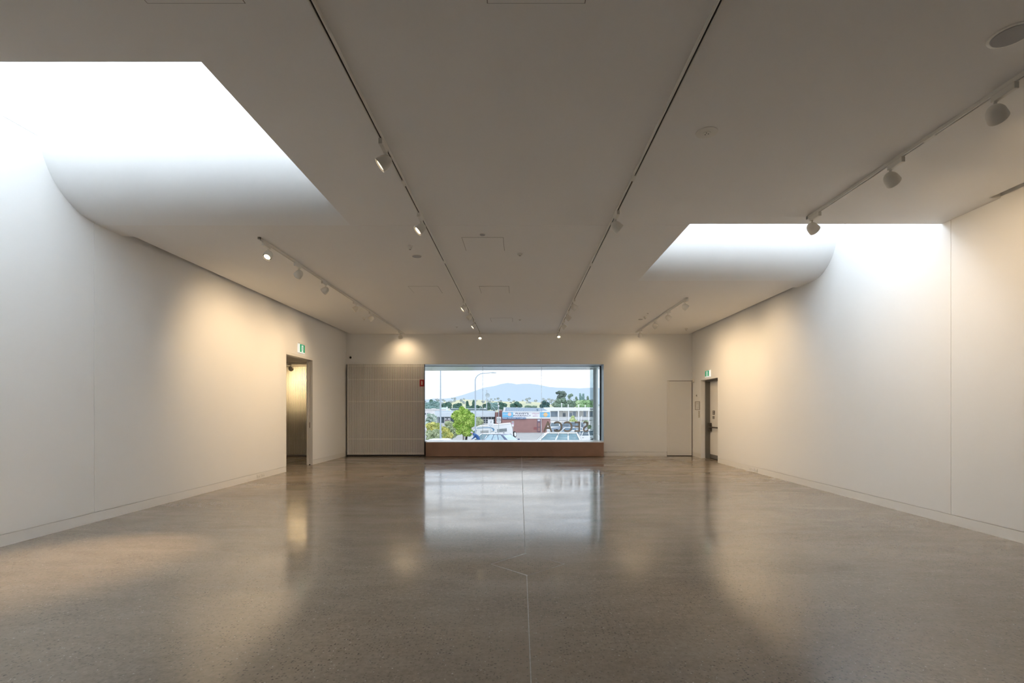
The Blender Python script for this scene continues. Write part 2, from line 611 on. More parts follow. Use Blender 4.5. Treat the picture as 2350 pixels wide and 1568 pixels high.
for a, b in ((WX0, px1 - 0.006), (px1 + 0.006, px2 - 0.006), (px2 + 0.006, WX1 - 0.036)):
    MB().poly([(a, GY, 0.46), (b, GY, 0.46), (b, GY, 3.01), (a, GY, 3.01)]).build('pane', PANE, win)
SEALG = mat('grey_silicone_joint', (0.48, 0.52, 0.54), 0.5)
for x in (px1, px2):
    MB().box(x - 0.0055, x + 0.0055, GY - 0.006, GY + 0.006, 0.47, 3.0).build('glass_joint', SEALG, win)
# raised lettering on the outside of the glass, mirrored from in here
LETT = mat('bronze_letter', (0.50, 0.47, 0.44), 0.6)
lw = F_PX / GY
for ch, cx, wd in (('A', 1257, 1.0), ('C', 1281, 1.0), ('C', 1304, 1.0), ('E', 1325.5, 1.0), ('S', 1344, 1.0)):
    lo = text_mesh('letter', ch, 0.50, LETT, win, ((cx - VX) / lw, GY - 0.012, EYE - (981 - VY) / lw), (R(90), 0, R(180)), 0.005, sx=0.90, bold=0.008)

# glass fin, steel column and white brackets outside the right end of the window
col = MB().lathe([(0.095, 0), (0.095, 5.3)], (2.69, 17.75, -1.7), (0, 0, 1), 20).build('column', mat('grey_green_steel', (0.80, 0.88, 0.86), 0.4, metal=0.0), smooth=40)
struct(col, 'grey green steel column outside the right end of the window', 'column')
fin = MB().box(2.468, 2.585, 17.60, 17.625, -1.6, 2.99).build('glass_fin', FIN)
tag(fin, 'vertical green grey glass fin outside the right end of the window', 'glass fin')
for z in ((942 - 847) / 1150 * 17.66 + 1.5, (942 - 939.4) / 1150 * 17.5 + 1.5):
    MB().box(2.468, 2.589, 17.57, 17.60, z - 0.015, z + 0.015).build('bracket', TRIMW, fin)
# canopy over the footpath
SOFF = mat('satin_metal_soffit', (0.55, 0.60, 0.58), 0.28, metal=0.85, var=0.15, vscale=0.8)
cn = MB()
cn.prism([(-4.4, 17.2), (2.9, 17.2), (2.9, 18.5), (-4.4, 19.1)], 3.0, 3.35, 'z')
cn = cn.build('canopy', SOFF)
struct(cn, 'satin metal canopy soffit outside above the street window', 'canopy')

# ------------------------------------------------------------------ slatted sliding screen


def slat_screen(x0, x1, y, z0, z1, label, rails):
    root = empty('slat_screen', ((x0 + x1) / 2, y, 0))
    tag(root, label, 'screen')
    MB().box(x0, x1, y + 0.064, y + 0.07, z0, z1).build('backing_sheet', SLATB, root)
    n = int(round((x1 - x0) / 0.0352))
    me = None
    for i in range(n):
        x = x0 + (x1 - x0) * (i + 0.5) / n
        if me is None:
            o = MB().box(-0.0092, 0.0092, 0, 0.036, z0, z1).build('slat', SLATW, root, world=False)
            me = o.data
        else:
            o = bpy.data.objects.new('slat', me)
            COL.objects.link(o)
            o.parent = root
        o.location = (x - (x0 + x1) / 2, 0, 0)
    for z in rails:
        MB().box(x0, x1, y + 0.036, y + 0.064, z - 0.018, z + 0.018).build('rail', RAILM, root)
    MB().box(x0 - 0.012, x0, y - 0.002, y + 0.07, z0, z1).build('end_frame', RAILM, root)
    MB().box(x1, x1 + 0.012, y - 0.002, y + 0.07, z0, z1).build('end_frame', BLACK if x1 > -4 else RAILM, root)
    return root


SY = 16.33
RAILZ = [1.5 - (y - 942) * SY / 1150 for y in (840, 871, 921.6, 1008, 1041)]
scr = slat_screen(-5.615, -3.115, SY, 0.05, 3.005, 'pale vertical slatted sliding screen beside the street window', RAILZ)
scr2 = slat_screen(-8.3, -5.93, 16.5, 0.04, 2.935, 'vertical slatted screen lit warm in the room beyond the open doorway', [1.5 - (y - 942) * SY / 1150 for y in (871.5, 878.5, 942, 1007)])
# black strip standing in for the shaded gap below the screen
gr_ = MB().box(-5.64, -3.09, SY - 0.01, SY + 0.09, 0.0, 0.03).build('floor_gap_strip', BLACK)
tag(gr_, 'black strip standing for the dark gap under the pale slatted screen', 'rail')

# extinguisher sign on the screen
s = 1150 / (SY - 0.02)
sg = empty('fire_sign', ((968 - VX) / s, SY - 0.01, 1.5 - (879.3 - VY) / s))
tag(sg, 'small red fire extinguisher sign fixed to the slatted screen', 'sign')
cx, cz_ = sg.location.x, sg.location.z
MB().box(cx - 0.072, cx + 0.072, SY - 0.012, SY - 0.002, cz_ - 0.11, cz_ + 0.11).build('plate', REDSIGN, sg)
MB().box(cx - 0.022, cx + 0.022, SY - 0.015, SY - 0.012, cz_ - 0.06, cz_ + 0.045).box(cx - 0.01, cx + 0.01, SY - 0.015, SY - 0.012, cz_ + 0.045, cz_ + 0.065).box(cx - 0.03, cx + 0.012, SY - 0.015, SY - 0.012, cz_ + 0.06, cz_ + 0.072).build('pictogram', mat('pale_pictogram', (0.75, 0.62, 0.58), 0.6), sg)

# ------------------------------------------------------------------ doors
# left doorway lining, sliding leaf parked in the far pocket
d1 = MB()
d1.box(XL - 0.16, XL + 0.004, DL0, DL1 + 0.012, DLH - 0.012, DLH + 0.042)
d1.box(XL - 0.16, XL - 0.105, DL1 - 0.02, DL1 + 0.01, 0, DLH - 0.012)
d1.box(XL - 0.055, XL + 0.004, DL1 - 0.02, DL1 + 0.01, 0, DLH - 0.012)
d1.box(XL - 0.16, XL + 0.001, DL0 - 0.004, DL0 + 0.008, 0, DLH - 0.012)
d1 = d1.build('door_1', TRIMW)
struct(d1, 'open doorway with white lining and a sliding leaf parked in its pocket', 'door')
MB().box(XL - 0.102, XL - 0.058, DL1 - 0.011, DL1 - 0.001, 0.02, DLH - 0.015).build('sliding_leaf', DOORG, d1)
MB().box(XL - 0.086, XL - 0.074, DL1 - 0.014, DL1 - 0.010, 1.02, 1.17).build('flush_pull', BRONZE, d1)
MB().box(XL - 0.098, XL - 0.062, DL1 - 0.018, DL1 - 0.001, 0.0, 0.02).build('floor_gap_strip', BLACK, d1)

# flush white door in the end wall
d2 = MB().box(4.832, 4.90, YB + 0.012, YB + 0.06, 0.02, 2.468).build('door_2', DOORG)
struct(d2, 'flush white door in the end wall right of the window', 'door')
MB().box(4.903, 5.640, YB + 0.016, YB + 0.06, 0.02, 2.462).build('leaf', DOORG, d2)
MB().box(4.826, XR, YB + 0.055, YB + 0.09, 0.0, 2.475).build('dark_gap', BLACK, d2)

# recessed exit door in the right wall
DX = 5.93
d3 = MB()
d3.box(5.79, 5.97, DR1 - 0.05, DR1 + 0.02, 0, DRH)
d3.box(5.79, 5.97, DR0, DR1, DRH - 0.055, DRH + 0.03)
d3.box(5.79, 5.97, DR0 - 0.02, DR0 + 0.05, 0, DRH)
d3 = d3.build('door_3', FRAMEG)
struct(d3, 'recessed pale grey exit door with dark frame and push bar', 'door')
MB().box(XR + 0.001, 5.80, DR1 - 0.006, DR1 + 0.01, 0, DRH).box(XR + 0.001, 5.80, DR0 - 0.01, DR0 + 0.006, 0, DRH).box(XR + 0.001, 5.80, DR0, DR1, DRH - 0.006, DRH + 0.01).build('reveal', WALL, d3)
MB().box(DX, DX + 0.045, DR0 + 0.05, DR1 - 0.055, 0.02, DRH - 0.055).build('leaf', DOORG, d3)
MB().box(DX - 0.006, DX, DR0 + 0.055, DR1 - 0.06, 0.02, 0.14).build('kick_strip', FRAMEG, d3)
MB().box(DX + 0.045, DX + 0.1, DR0 - 0.3, DR1 + 0.3, 0, 2.7).build('dark_gap', BLACK, d3)
hz = 1.5 - (981 - 942) * 15.3 / 1150
bar = MB().cyl((DX - 0.075, DR1 - 0.16, hz), (DX - 0.075, DR0 + 0.1, hz), 0.022, n=12).build('push_bar', BRONZE, d3, smooth=40)
MB().box(DX - 0.09, DX - 0.002, DR1 - 0.2, DR1 - 0.09, hz - 0.13, hz + 0.13).build('latch_case', BRONZE, d3, bevel=0.01)
MB().box(DX - 0.085, DX, DR0 + 0.14, DR0 + 0.28, hz - 0.05, hz + 0.05).build('end_case', BLACK, d3, bevel=0.008)
for (yy, zz, w, h) in ((15.32, 1.5 - (947.5 - 942) * 15.0 / 1150 + 0.0, 0.17, 0.12), (15.34, 1.5 - (958.8 - 942) * 15.0 / 1150, 0.13, 0.085)):
    sp = MB().box(DX - 0.006, DX, yy - w / 2, yy + w / 2, zz - h / 2, zz + h / 2).build('door_sign', SIGNBR, d3)
    for k in range(2):
        zc = zz + h * (0.2 - 0.4 * k)
        MB().box(DX - 0.0075, DX - 0.006, yy - w * 0.36, yy + w * 0.36, zc - h * 0.07, zc + h * 0.07).build('text_line', PAPER, sp)

# room beyond the left doorway
struct(MB().box(-9.3, XL - 0.15, 10.5, 18.0, 2.95, 3.1).build('ceiling_side_room', CEIL), 'low ceiling of the side room beyond the doorway', 'ceiling')
struct(MB().box(-9.3, XL - 0.16, 16.62, 16.8, 0, 3.0).build('wall_side_room_back', WALL), 'wall behind the warm lit slatted screen in side room', 'wall')
struct(MB().box(-9.3, -9.1, 10.5, 16.8, 0, 3.0).box(-9.3, XL - 0.15, 10.4, 10.6, 0, 3.0).build('wall_side_room', WALL), 'far walls of the side room beyond the doorway', 'wall')

# ------------------------------------------------------------------ lighting tracks


def track(x, y0, y1, label):
    o = MB()
    z0 = H - 0.034
    w = 0.0175
    zt = H - 0.001
    o.box(x - w, x - 0.008, y0, y1, z0, zt)
    o.box(x + 0.008, x + w, y0, y1, z0, zt)
    o.box(x - w, x + w, y0, y0 + 0.03, z0, zt)
    o.box(x - w, x + w, y1 - 0.03, y1, z0, zt)
    root = o.build('light_track', FIX)
    tag(root, label, 'light track')
    MB().box(x - 0.008, x + 0.008, y0 + 0.03, y1 - 0.03, z0 + 0.012, zt).build('slot', SLOT, root)
    return root


T = {}
T['lc'] = track(-1.262, -4.5, 16.15, 'long white ceiling light track left of the middle of the gallery')
T['rc'] = track(1.212, -4.5, 16.0, 'long white ceiling light track right of the middle of the gallery')
T['ls'] = track(-3.76, 7.22, 16.3, 'white ceiling light track beside the wall with the open doorway')
T['rn'] = track(3.72, -4.5, 6.48, 'white ceiling light track ending at the edge of the far skylight')
T['rf'] = track(3.71, 11.1, 16.0, 'short white ceiling light track near the exit door wall')
for k, x, yy in (('lc', -1.262, 5.45), ('lc', -1.262, 8.35), ('rc', 1.212, 5.33), ('rc', 1.212, 8.5), ('rn', 3.72, 4.55)):
    MB().box(x - 0.0178, x + 0.0178, yy - 0.06, yy + 0.06, H - 0.036, H - 0.001).build('coupler', FIX, T[k])


def spotlight(x, y, aim, label, group, power=0.0, zc=None, size=95, zt=None, lit=True, tint=WARM):
    zt = H - 0.034 if zt is None else zt
    root = empty('track_spotlight', (x, y, zt))
    tag(root, label, 'spotlight', group)
    MB().box(x - 0.019, x + 0.019, y - 0.17, y + 0.022, zt - 0.052, zt - 0.001).build('adapter', FIX, root, bevel=0.004)
    hc = Vector((x, y, zt - 0.135))
    d = Vector(aim).normalized()
    MB().cyl((x, y, zt - 0.05), (x, y, zt - 0.10), 0.012, n=10).cyl((x, y, zt - 0.046), (x, y, zt - 0.056), 0.018, n=12).build('stem', FIX, root, smooth=40)
    back, fr_ = -0.066, 0.066
    prof = []
    for i in range(10):
        a = math.pi / 2 * i / 9
        prof.append((max(0.003, 0.066 * math.sin(a)), back + 0.088 * (1 - math.cos(a))))
    prof += [(0.068, fr_ - 0.022), (0.069, fr_), (0.065, fr_), (0.062, fr_ - 0.014), (0.058, fr_ - 0.016)]
    head = MB().lathe(prof, hc, d, 22).build('head', FIX, root, smooth=35)
    MB().lathe([(0.060, 0), (0.060, 0.002), (0.045, 0.002)], hc + d * (fr_ - 0.014), d, 22).build('inner_ring', RING, head)
    MB().lathe([(0.047, 0), (0.047, 0.003)], hc + d * (fr_ - 0.012), d, 18).build('lens', LENS_ON if lit else RING, head)
    if power > 0:
        ld = bpy.data.lights.new('lamp', 'SPOT')
        ld.energy = power * SPOT_GAIN
        ld.color = tint
        ld.spot_size = R(size)
        ld.spot_blend = 1.0
        ld.shadow_soft_size = 0.045
        lo = bpy.data.objects.new('lamp', ld)
        COL.objects.link(lo)
        lo.parent = root
        lo.location = hc + d * (fr_ + 0.01) - root.location
        lo.rotation_euler = d.to_track_quat('-Z', 'Y').to_euler()
    return root


ORD = ['first', 'second', 'third', 'fourth', 'fifth', 'sixth']
SPOTS = {
    # y along the track, aim, watts
    'lc': (-1.262, 'track left of the middle', [
        (4.70, (-0.80, -0.12, -0.62), 15), (6.41, (-0.70, -0.25, -0.68), 15), (11.4, (-0.75, -0.15, -0.62), 70),
        (12.56, (-0.78, 0.05, -0.62), 70), (13.82, (-0.72, -0.2, -0.66), 60), (15.9, (0.0, -0.5, -0.86), 0)]),
    'rc': (1.212, 'track right of the middle', [
        (6.34, (0.78, 0.18, -0.62), 60), (11.27, (0.78, 0.1, -0.62), 80), (12.6, (0.75, 0.1, -0.64), 80),
        (13.9, (0.75, 0.1, -0.64), 60), (15.6, (0.0, -0.5, -0.86), 0)]),
    'ls': (-3.76, 'track by the doorway wall', [
        (7.5, (-0.66, -2.62, -3.87), 650, 34), (8.54, (-0.80, 0.45, -0.62), 52), (9.7, (-0.85, 0.03, -0.66), 58),
        (11.5, (-0.80, -0.22, -0.58), 60), (12.7, (-0.80, -0.15, -0.6), 60), (15.75, (0.02, 0.60, -0.66), 18, 130)]),
    'rn': (3.72, 'track ending at the far skylight', [
        (3.92, (0.76, 0.42, -0.42), 45), (5.03, (0.76, 0.36, -0.46), 45), (6.38, (0.78, 0.34, -0.50), 25)]),
    'rf': (3.71, 'short track near the exit door', [
        (11.27, (0.80, -0.05, -0.62), 70), (12.56, (0.80, 0.12, -0.62), 75), (13.8, (0.78, 0.1, -0.62), 55),
        (15.45, (0.08, 0.98, -0.95), 19, 120)]),
}
for k, (x, nm, lst) in SPOTS.items():
    for i, (y, aim, pw, *sz) in enumerate(lst):
        spotlight(x, y, aim, 'white spotlight, %s from the camera on the %s' % (ORD[i], nm), 'spotlights on the ceiling tracks', pw, size=sz[0] if sz else 95)

# side room track and spotlight
st = MB().box(-7.6, -6.3, 15.28, 15.32, 2.916, 2.95).build('light_track', FIX)
tag(st, 'short light track in the side room seen through the doorway', 'light track')
spotlight(-7.0, 15.3, (-0.15, 1.15, -0.42), 'spotlight seen through the open doorway, against the warm slats', 'spotlights on the ceiling tracks', 105, zt=2.916, size=80, tint=(1.0, 0.70, 0.36))

# ------------------------------------------------------------------ ceiling fittings


def hatch(x, y, label):
    o = MB()
    w = 0.302
    o.box(x - w, x + w, y - w, y + w, H - 0.0015, H + 0.001)
    o = o.build('access_hatch', mat('hatch_gap', (0.30, 0.285, 0.26), 0.9))
    tag(o, label, 'hatch', 'flush ceiling access hatches')
    MB().box(x - w + 0.006, x + w - 0.006, y - w + 0.006, y + w - 0.006, H - 0.004, H - 0.0015).build('panel', CEIL, o)


hatch(0.10, 2.775, 'flush square ceiling hatch cut by the top edge, between the two long tracks')
hatch(-1.985, 2.775, 'flush square ceiling hatch above the near skylight, cut by the top edge')
hatch(-0.54, 7.54, 'flush square ceiling hatch beside the left long track, nearest the ceiling joint')
hatch(-0.52, 10.39, 'flush square ceiling hatch between the long tracks, midway to the window')
hatch(-1.95, 10.39, 'flush square ceiling hatch between the left long track and the doorway track')
hatch(-0.50, 13.85, 'flush square ceiling hatch between the long tracks, nearest the window')


def disc(name, x, y, r, label, cat, group, m, depth=0.006, inner=None):
    o = MB().lathe([(r, 0), (r * 0.985, depth), (r * 0.9, depth + 0.002)], (x, y, H + 0.0005), (0, 0, -1), 28).build(name, FIX, smooth=30)
    tag(o, label, cat, group)
    if inner:
        MB().lathe([(inner, 0), (inner * 0.95, 0.004)], (x, y, H - depth - 0.0015), (0, 0, -1), 24).build('grille', m, o, smooth=30)
    return o


disc('ceiling_speaker', 3.27, 3.335, 0.125, 'round ceiling speaker with grey grille above the track with three spotlights', 'speaker', 'ceiling speakers', GREYGRILL, inner=0.108)
disc('ceiling_speaker', -1.67, 8.12, 0.08, 'round grey ceiling speaker left of the left long track', 'speaker', 'ceiling speakers', GREYGRILL, inner=0.073)
disc('ceiling_speaker', 3.31, 13.75, 0.068, 'small round ceiling speaker near the short far track', 'speaker', 'ceiling speakers', GREYGRILL, inner=0.06)
sp = disc('sprinkler_plate', 1.68, 4.506, 0.096, 'round white sprinkler plate right of the right long track', 'sprinkler', None, FIX, inner=0.036)
for k in range(3):
    a = k * 2.1
    MB().lathe([(0.004, 0), (0.004, 0.003)], (1.68 + 0.016 * math.cos(a), 4.506 + 0.016 * math.sin(a), H - 0.012), (0, 0, -1), 8).build('vent_hole', BLACK, sp)
disc('sprinkler_plate', -0.53, 7.12, 0.042, 'grey round plate just past the ceiling joint by a hatch', 'sprinkler', None, GREYGRILL, inner=0.036)


def detector(x, y, r, label, hang=0.05):
    root = MB().lathe([(r, 0), (r, hang * 0.35), (r * 0.8, hang * 0.45), (r * 0.72, hang * 0.9), (r * 0.45, hang)], (x, y, H + 0.0005), (0, 0, -1), 20).build('smoke_detector', FIX, smooth=35)
    tag(root, label, 'detector', 'small ceiling detectors')
    MB().lathe([(r * 0.42, 0), (r * 0.3, 0.006)], (x, y, H - hang), (0, 0, -1), 14).build('sensor_lens', mat('sensor_lens', (0.35, 0.34, 0.32), 0.3), root)


detector(-1.665, 7.60, 0.038, 'small detector hanging beside the round speaker left of the left long track', 0.06)
detector(0.0, 8.0, 0.045, 'small white detector between the long tracks, past the hatch', 0.03)
detector(0.0, 13.8, 0.04, 'small detector between the long tracks, nearest the window', 0.02)
detector(-1.89, 15.0, 0.035, 'small detector near the end wall, left of the left long track', 0.02)
detector(3.34, 13.35, 0.045, 'small detector hanging left of the short far track', 0.06)
detector(3.30, 12.9, 0.035, 'flat small detector beside the short far track', 0.015)
detector(5.08, 15.3, 0.045, 'small detector in the corner above the exit door', 0.05)
detector(-4.19, 13.5, 0.04, 'small detector behind the doorway wall track', 0.06)

# ------------------------------------------------------------------ small wall fittings


def exit_sign(side, y, z, w, h, label):
    x = XL if side < 0 else XR
    sgn = 1 if side < 0 else -1
    root = empty('exit_sign', (x, y, z - h / 2))
    tag(root, label, 'exit sign', 'lit running man exit signs')

    def bx(a, b, y0, y1, z0, z1, name, m, par=None):
        x0, x1 = sorted((x + sgn * a, x + sgn * b))
        return MB().box(x0, x1, y0, y1, z0, z1).build(name, m, par or root)
    bx(0.0, 0.03, y - w / 2, y + w / 2, z - h / 2, z + h / 2, 'light_box', EXITW)
    bx(0.0, 0.05, y - w / 2 + 0.02, y + w / 2 - 0.02, z + h / 2, z + h / 2 + 0.03, 'housing', FIX)
    far = y + w / 2
    gp = bx(0.03, 0.033, y - w / 2 + 0.07, far - 0.006, z - h / 2 + 0.02, z + h / 2 - 0.006, 'green_panel', EXITG)
    # doorway and running figure
    c = y + 0.03
    bx(0.033, 0.035, c - 0.05, c + 0.05, z - h * 0.38, z + h * 0.38, 'white_doorway', EXITW, gp)
    m = MB()
    yy, zz = c, z

    def stroke(p, q, t):
        p, q = Vector((0, p[0], p[1])), Vector((0, q[0], q[1]))
        d = (q - p).normalized()
        nrm = Vector((0, -d.z, d.y)) * t
        pts = [p + nrm, q + nrm, q - nrm, p - nrm]
        m.poly([(x + sgn * 0.0365, v.y + yy, v.z + zz) for v in pts])
    stroke((0.0, 0.045), (0.005, -0.01), 0.012)
    stroke((0.005, -0.01), (0.03, -0.04), 0.008)
    stroke((0.03, -0.04), (0.022, -0.075), 0.007)
    stroke((0.0, -0.01), (-0.02, -0.045), 0.008)
    stroke((-0.02, -0.045), (-0.042, -0.05), 0.007)
    stroke((0.0, 0.035), (0.033, 0.018), 0.006)
    stroke((0.0, 0.035), (-0.03, 0.02), 0.006)
    m.lathe([(0.013, 0), (0.013, 0.001)], (x + sgn * 0.0365, yy + 0.004, zz + 0.066), (sgn, 0, 0), 12)
    m.build('running_figure', EXITG, gp)
    return root


exit_sign(-1, 13.01, 3.10, 0.36, 0.225, 'lit green exit sign above the open doorway')
exit_sign(1, 15.04, 2.60, 0.38, 0.19, 'lit green exit sign above the recessed exit door')

cm = empty('dome_camera', ((805 - VX) / 70, YB, 1.5 + (942 - 821) / 70))
tag(cm, 'small black dome camera high above the slatted screen', 'camera')
MB().lathe([(0.05, 0), (0.05, 0.012), (0.04, 0.02)], cm.location, (0, -1, 0), 18).build('base_plate', FIX, cm, smooth=30)
MB().lathe([(0.034, 0), (0.032, 0.018), (0.024, 0.032), (0.008, 0.04)], cm.location + Vector((0, -0.02, 0)), (0, -1, 0), 16).build('dome', BLACK, cm, smooth=60)


def outlet(side, y, label):
    x = (XL - 0.003) if side < 0 else (XR + 0.003)
    sgn = 1 if side < 0 else -1
    root = empty('power_outlet', (x, y, 0.064))
    tag(root, label, 'power outlet', 'power outlets in the skirting')

    def bx(a, b, y0, y1, z0, z1, name, m, par=None):
        x0, x1 = sorted((x + sgn * a, x + sgn * b))
        return MB().box(x0, x1, y0, y1, z0, z1).build(name, m, par or root)
    pl = bx(0, 0.011, y - 0.058, y + 0.058, 0.027, 0.101, 'cover_plate', TRIMW)
    for k in (-1, 1):
        bx(0.011, 0.0125, y + k * 0.03 - 0.007, y + k * 0.03 - 0.004, 0.045, 0.06, 'pin_slot', BLACK, pl)
        bx(0.011, 0.0125, y + k * 0.03 + 0.004, y + k * 0.03 + 0.007, 0.045, 0.06, 'pin_slot', BLACK, pl)
        bx(0.011, 0.015, y + k * 0.03 - 0.008, y + k * 0.03 + 0.008, 0.075, 0.09, 'switch', FIX, pl)


outlet(-1, 10.90, 'white power outlet in the skirting, farther from the open doorway')
outlet(-1, 11.10, 'white power outlet in the skirting, nearer the open doorway')
outlet(1, 12.30, 'white power outlet in skirting near exit door, nearest the door of three')
outlet(1, 12.14, 'middle one of three white power outlets in the skirting near the exit door')
outlet(1, 11.98, 'white power outlet in skirting near exit door, farthest from the door of three')

# fittings on the short wall between the two right-hand doors


def yr(px):
    return XR * F_PX / (px - VX)


def zr(py, Y):
    return 1.5 - (py - VY) * Y / F_PX


y_ = yr(1592.5)
pd = empty('motion_sensor', (XR, y_, zr(874, y_)))
tag(pd, 'small white motion sensor high in the corner by the flush door', 'sensor')
MB().box(XR - 0.05, XR, y_ - 0.06, y_ + 0.06, pd.location.z - 0.05, pd.location.z + 0.05).build('case', FIX, pd, bevel=0.012)
MB().lathe([(0.025, 0), (0.02, 0.012)], (XR - 0.05, y_, pd.location.z), (-1, 0, 0), 14).build('sensor_lens', GREYGRILL, pd)
y_ = yr(1599)
ks = empty('key_switch', (XR, y_, zr(908, y_)))
tag(ks, 'small round key switch on the short wall above the framed plan', 'switch')
MB().lathe([(0.045, 0), (0.043, 0.008)], ks.location, (-1, 0, 0), 20).build('plate', mat('steel_plate', (0.6, 0.59, 0.56), 0.35, metal=0.6), ks, smooth=30)
MB().lathe([(0.016, 0), (0.014, 0.01)], ks.location + Vector((-0.008, 0, 0)), (-1, 0, 0), 12).build('barrel', BRONZE, ks)
ya, yb_ = yr(1606), yr(1596)
pz0, pz1 = zr(941, 15.9), zr(921.5, 15.9)
pf = empty('evacuation_plan', (XR, (ya + yb_) / 2, pz0))
tag(pf, 'small framed evacuation plan between the flush door and the exit door', 'framed plan')
m_ = MB()
t_ = 0.018
m_.box(XR - 0.015, XR, ya, yb_, pz0, pz0 + t_).box(XR - 0.015, XR, ya, yb_, pz1 - t_, pz1).box(XR - 0.015, XR, ya, ya + t_, pz0, pz1).box(XR - 0.015, XR, yb_ - t_, yb_, pz0, pz1)
m_.build('frame', mat('grey_plan_frame', (0.30, 0.28, 0.25), 0.5), pf)
sh = MB().box(XR - 0.006, XR, ya + t_, yb_ - t_, pz0 + t_, pz1 - t_).build('sheet', PAPER, pf)
GREYL = mat('grey_print', (0.35, 0.34, 0.33), 0.7)
for (fy0, fy1, fz0, fz1) in ((0.1, 0.9, 0.82, 0.86), (0.15, 0.18, 0.15, 0.7), (0.15, 0.8, 0.15, 0.18), (0.5, 0.53, 0.15, 0.6), (0.78, 0.81, 0.3, 0.7), (0.15, 0.8, 0.67, 0.7)):
    wy, wz = yb_ - ya - 2 * t_, pz1 - pz0 - 2 * t_
    MB().box(XR - 0.0075, XR - 0.006, ya + t_ + fy0 * wy, ya + t_ + fy1 * wy, pz0 + t_ + fz0 * wz, pz0 + t_ + fz1 * wz).build('plan_line', GREYL, sh)
ya, yb_ = yr(1606), yr(1602.5)
sw = empty('light_switch', (XR, (ya + yb_) / 2, zr(951, 15.8)))
tag(sw, 'narrow light switch plate below the framed plan beside the exit door', 'switch')
zz = sw.location.z
MB().box(XR - 0.01, XR, ya - 0.01, yb_ - 0.02, zz - 0.105, zz + 0.105).build('plate', mat('beige_plate', (0.5, 0.47, 0.42), 0.5), sw, bevel=0.003)
for k in range(3):
    MB().box(XR - 0.014, XR - 0.01, (ya + yb_) / 2 - 0.025, (ya + yb_) / 2 + 0.005, zz - 0.075 + k * 0.06, zz - 0.045 + k * 0.06).build('rocker', FIX, sw)

# ================================================================== outside
ASPH = mat('pale_asphalt', (0.44, 0.44, 0.44), 0.9, var=0.12, vscale=0.5)
GRASS = mat('dry_grass_ground', (0.42, 0.43, 0.29), 0.95, var=0.15, vscale=0.02)


def smooth(a, b, x):
    t = min(1, max(0, (x - a) / (b - a)))
    return t * t * (3 - 2 * t)


def gz(x, y):
    """level of the street and car park, falling away from the gallery"""
    return -1.6 - 0.8 * smooth(34, 54, y) + 0.65 * smooth(3, 8, x) * smooth(42, 52, y) * (1 - smooth(70, 85, y))


gb = MB()
gx = [-400, -80, -40] + [-24 + 2 * i for i in range(25)] + [40, 80, 400]
gy = [17.3, 20] + [24 + 3 * i for i in range(26)] + [110, 140, 200, 400]
gb.v = [(x, y, gz(x, y)) for y in gy for x in gx]
nx = len(gx)
gb.f = [(j * nx + i, j * nx + i + 1, (j + 1) * nx + i + 1, (j + 1) * nx + i) for j in range(len(gy) - 1) for i in range(nx - 1)]
struct(gb.build('ground', ASPH, smooth=60), 'pale asphalt car park and street outside the window', 'ground')
gp = MB().poly([(-9000, 400, -2.4), (9000, 400, -2.4), (9000, 12000, -2.4), (-9000, 12000, -2.4)]).build('ground', GRASS)
struct(gp, 'pale dry grass plain running out to the hills', 'ground')
struct(MB().box(-9.3, 6.2, 17.25, 17.6, -2.0, -0.02).build('wall_outside', WALL), 'plinth under the window outside, down to the street', 'wall')

# --------------------------------------------------- mountain and hills
MOUNT = mat('hazy_blue_mountain', (0.46, 0.545, 0.63), 1.0, var=0.02, vscale=0.0008)  # haze of distance is put into this pale blue colour
ridge = [(300, 921), (700, 922), (900, 919), (978, 917), (993, 915), (1015, 915), (1030, 914), (1045, 911), (1060, 907), (1085, 899), (1110, 890), (1135, 886),
         (1150, 881.5), (1165, 879), (1178, 880.5), (1186, 882.3), (1197, 881), (1215, 880.6), (1235, 883), (1250, 886), (1260, 888.3), (1280, 889.8),
         (1310, 890.6), (1330, 891.5), (1355, 890), (1420, 893), (1600, 903), (2100, 918)]
mb = MB()
rows = [(9000, 1.0), (8000, 0.72), (7000, 0.38), (6000, 0.0)]
for (Yd, k) in rows:
    for i, (x, y) in enumerate(ridge):
        p = at(x, y, 9000)
        wob = 1 + 0.03 * math.sin(i * 2.1 + Yd * 0.003) if 0 < k < 1 else 1
        mb.v.append((p.x, Yd, -2.4 + (p.z + 2.4) * k * wob))
n = len(ridge)
mb.f = [(j * n + i, (j + 1) * n + i, (j + 1) * n + i + 1, j * n + i + 1) for j in range(len(rows) - 1) for i in range(n - 1)]
struct(mb.build('mountain', MOUNT, smooth=80), 'hazy pale blue mountain ridge behind the town', 'mountain')

HILL = mat('pale_gold_hillside', (0.62, 0.60, 0.40), 1.0, var=0.10, vscale=0.012)


def hill(prof, Y, depth, m, label):
    b = MB()
    ks = [(0, 1.0), (-0.35, 0.80), (-0.7, 0.4), (-1.0, 0.0)]
    for dy, k in ks:
        for (x, y) in prof:
            p = at(x, y, Y)
            b.v.append((p.x, Y + dy * depth, -2.4 + (p.z + 2.4) * k))
    n = len(prof)
    b.f = [(j * n + i, (j + 1) * n + i, (j + 1) * n + i + 1, j * n + i + 1) for j in range(len(ks) - 1) for i in range(n - 1)]
    struct(b.build('hill', m, smooth=80), label, 'hill')


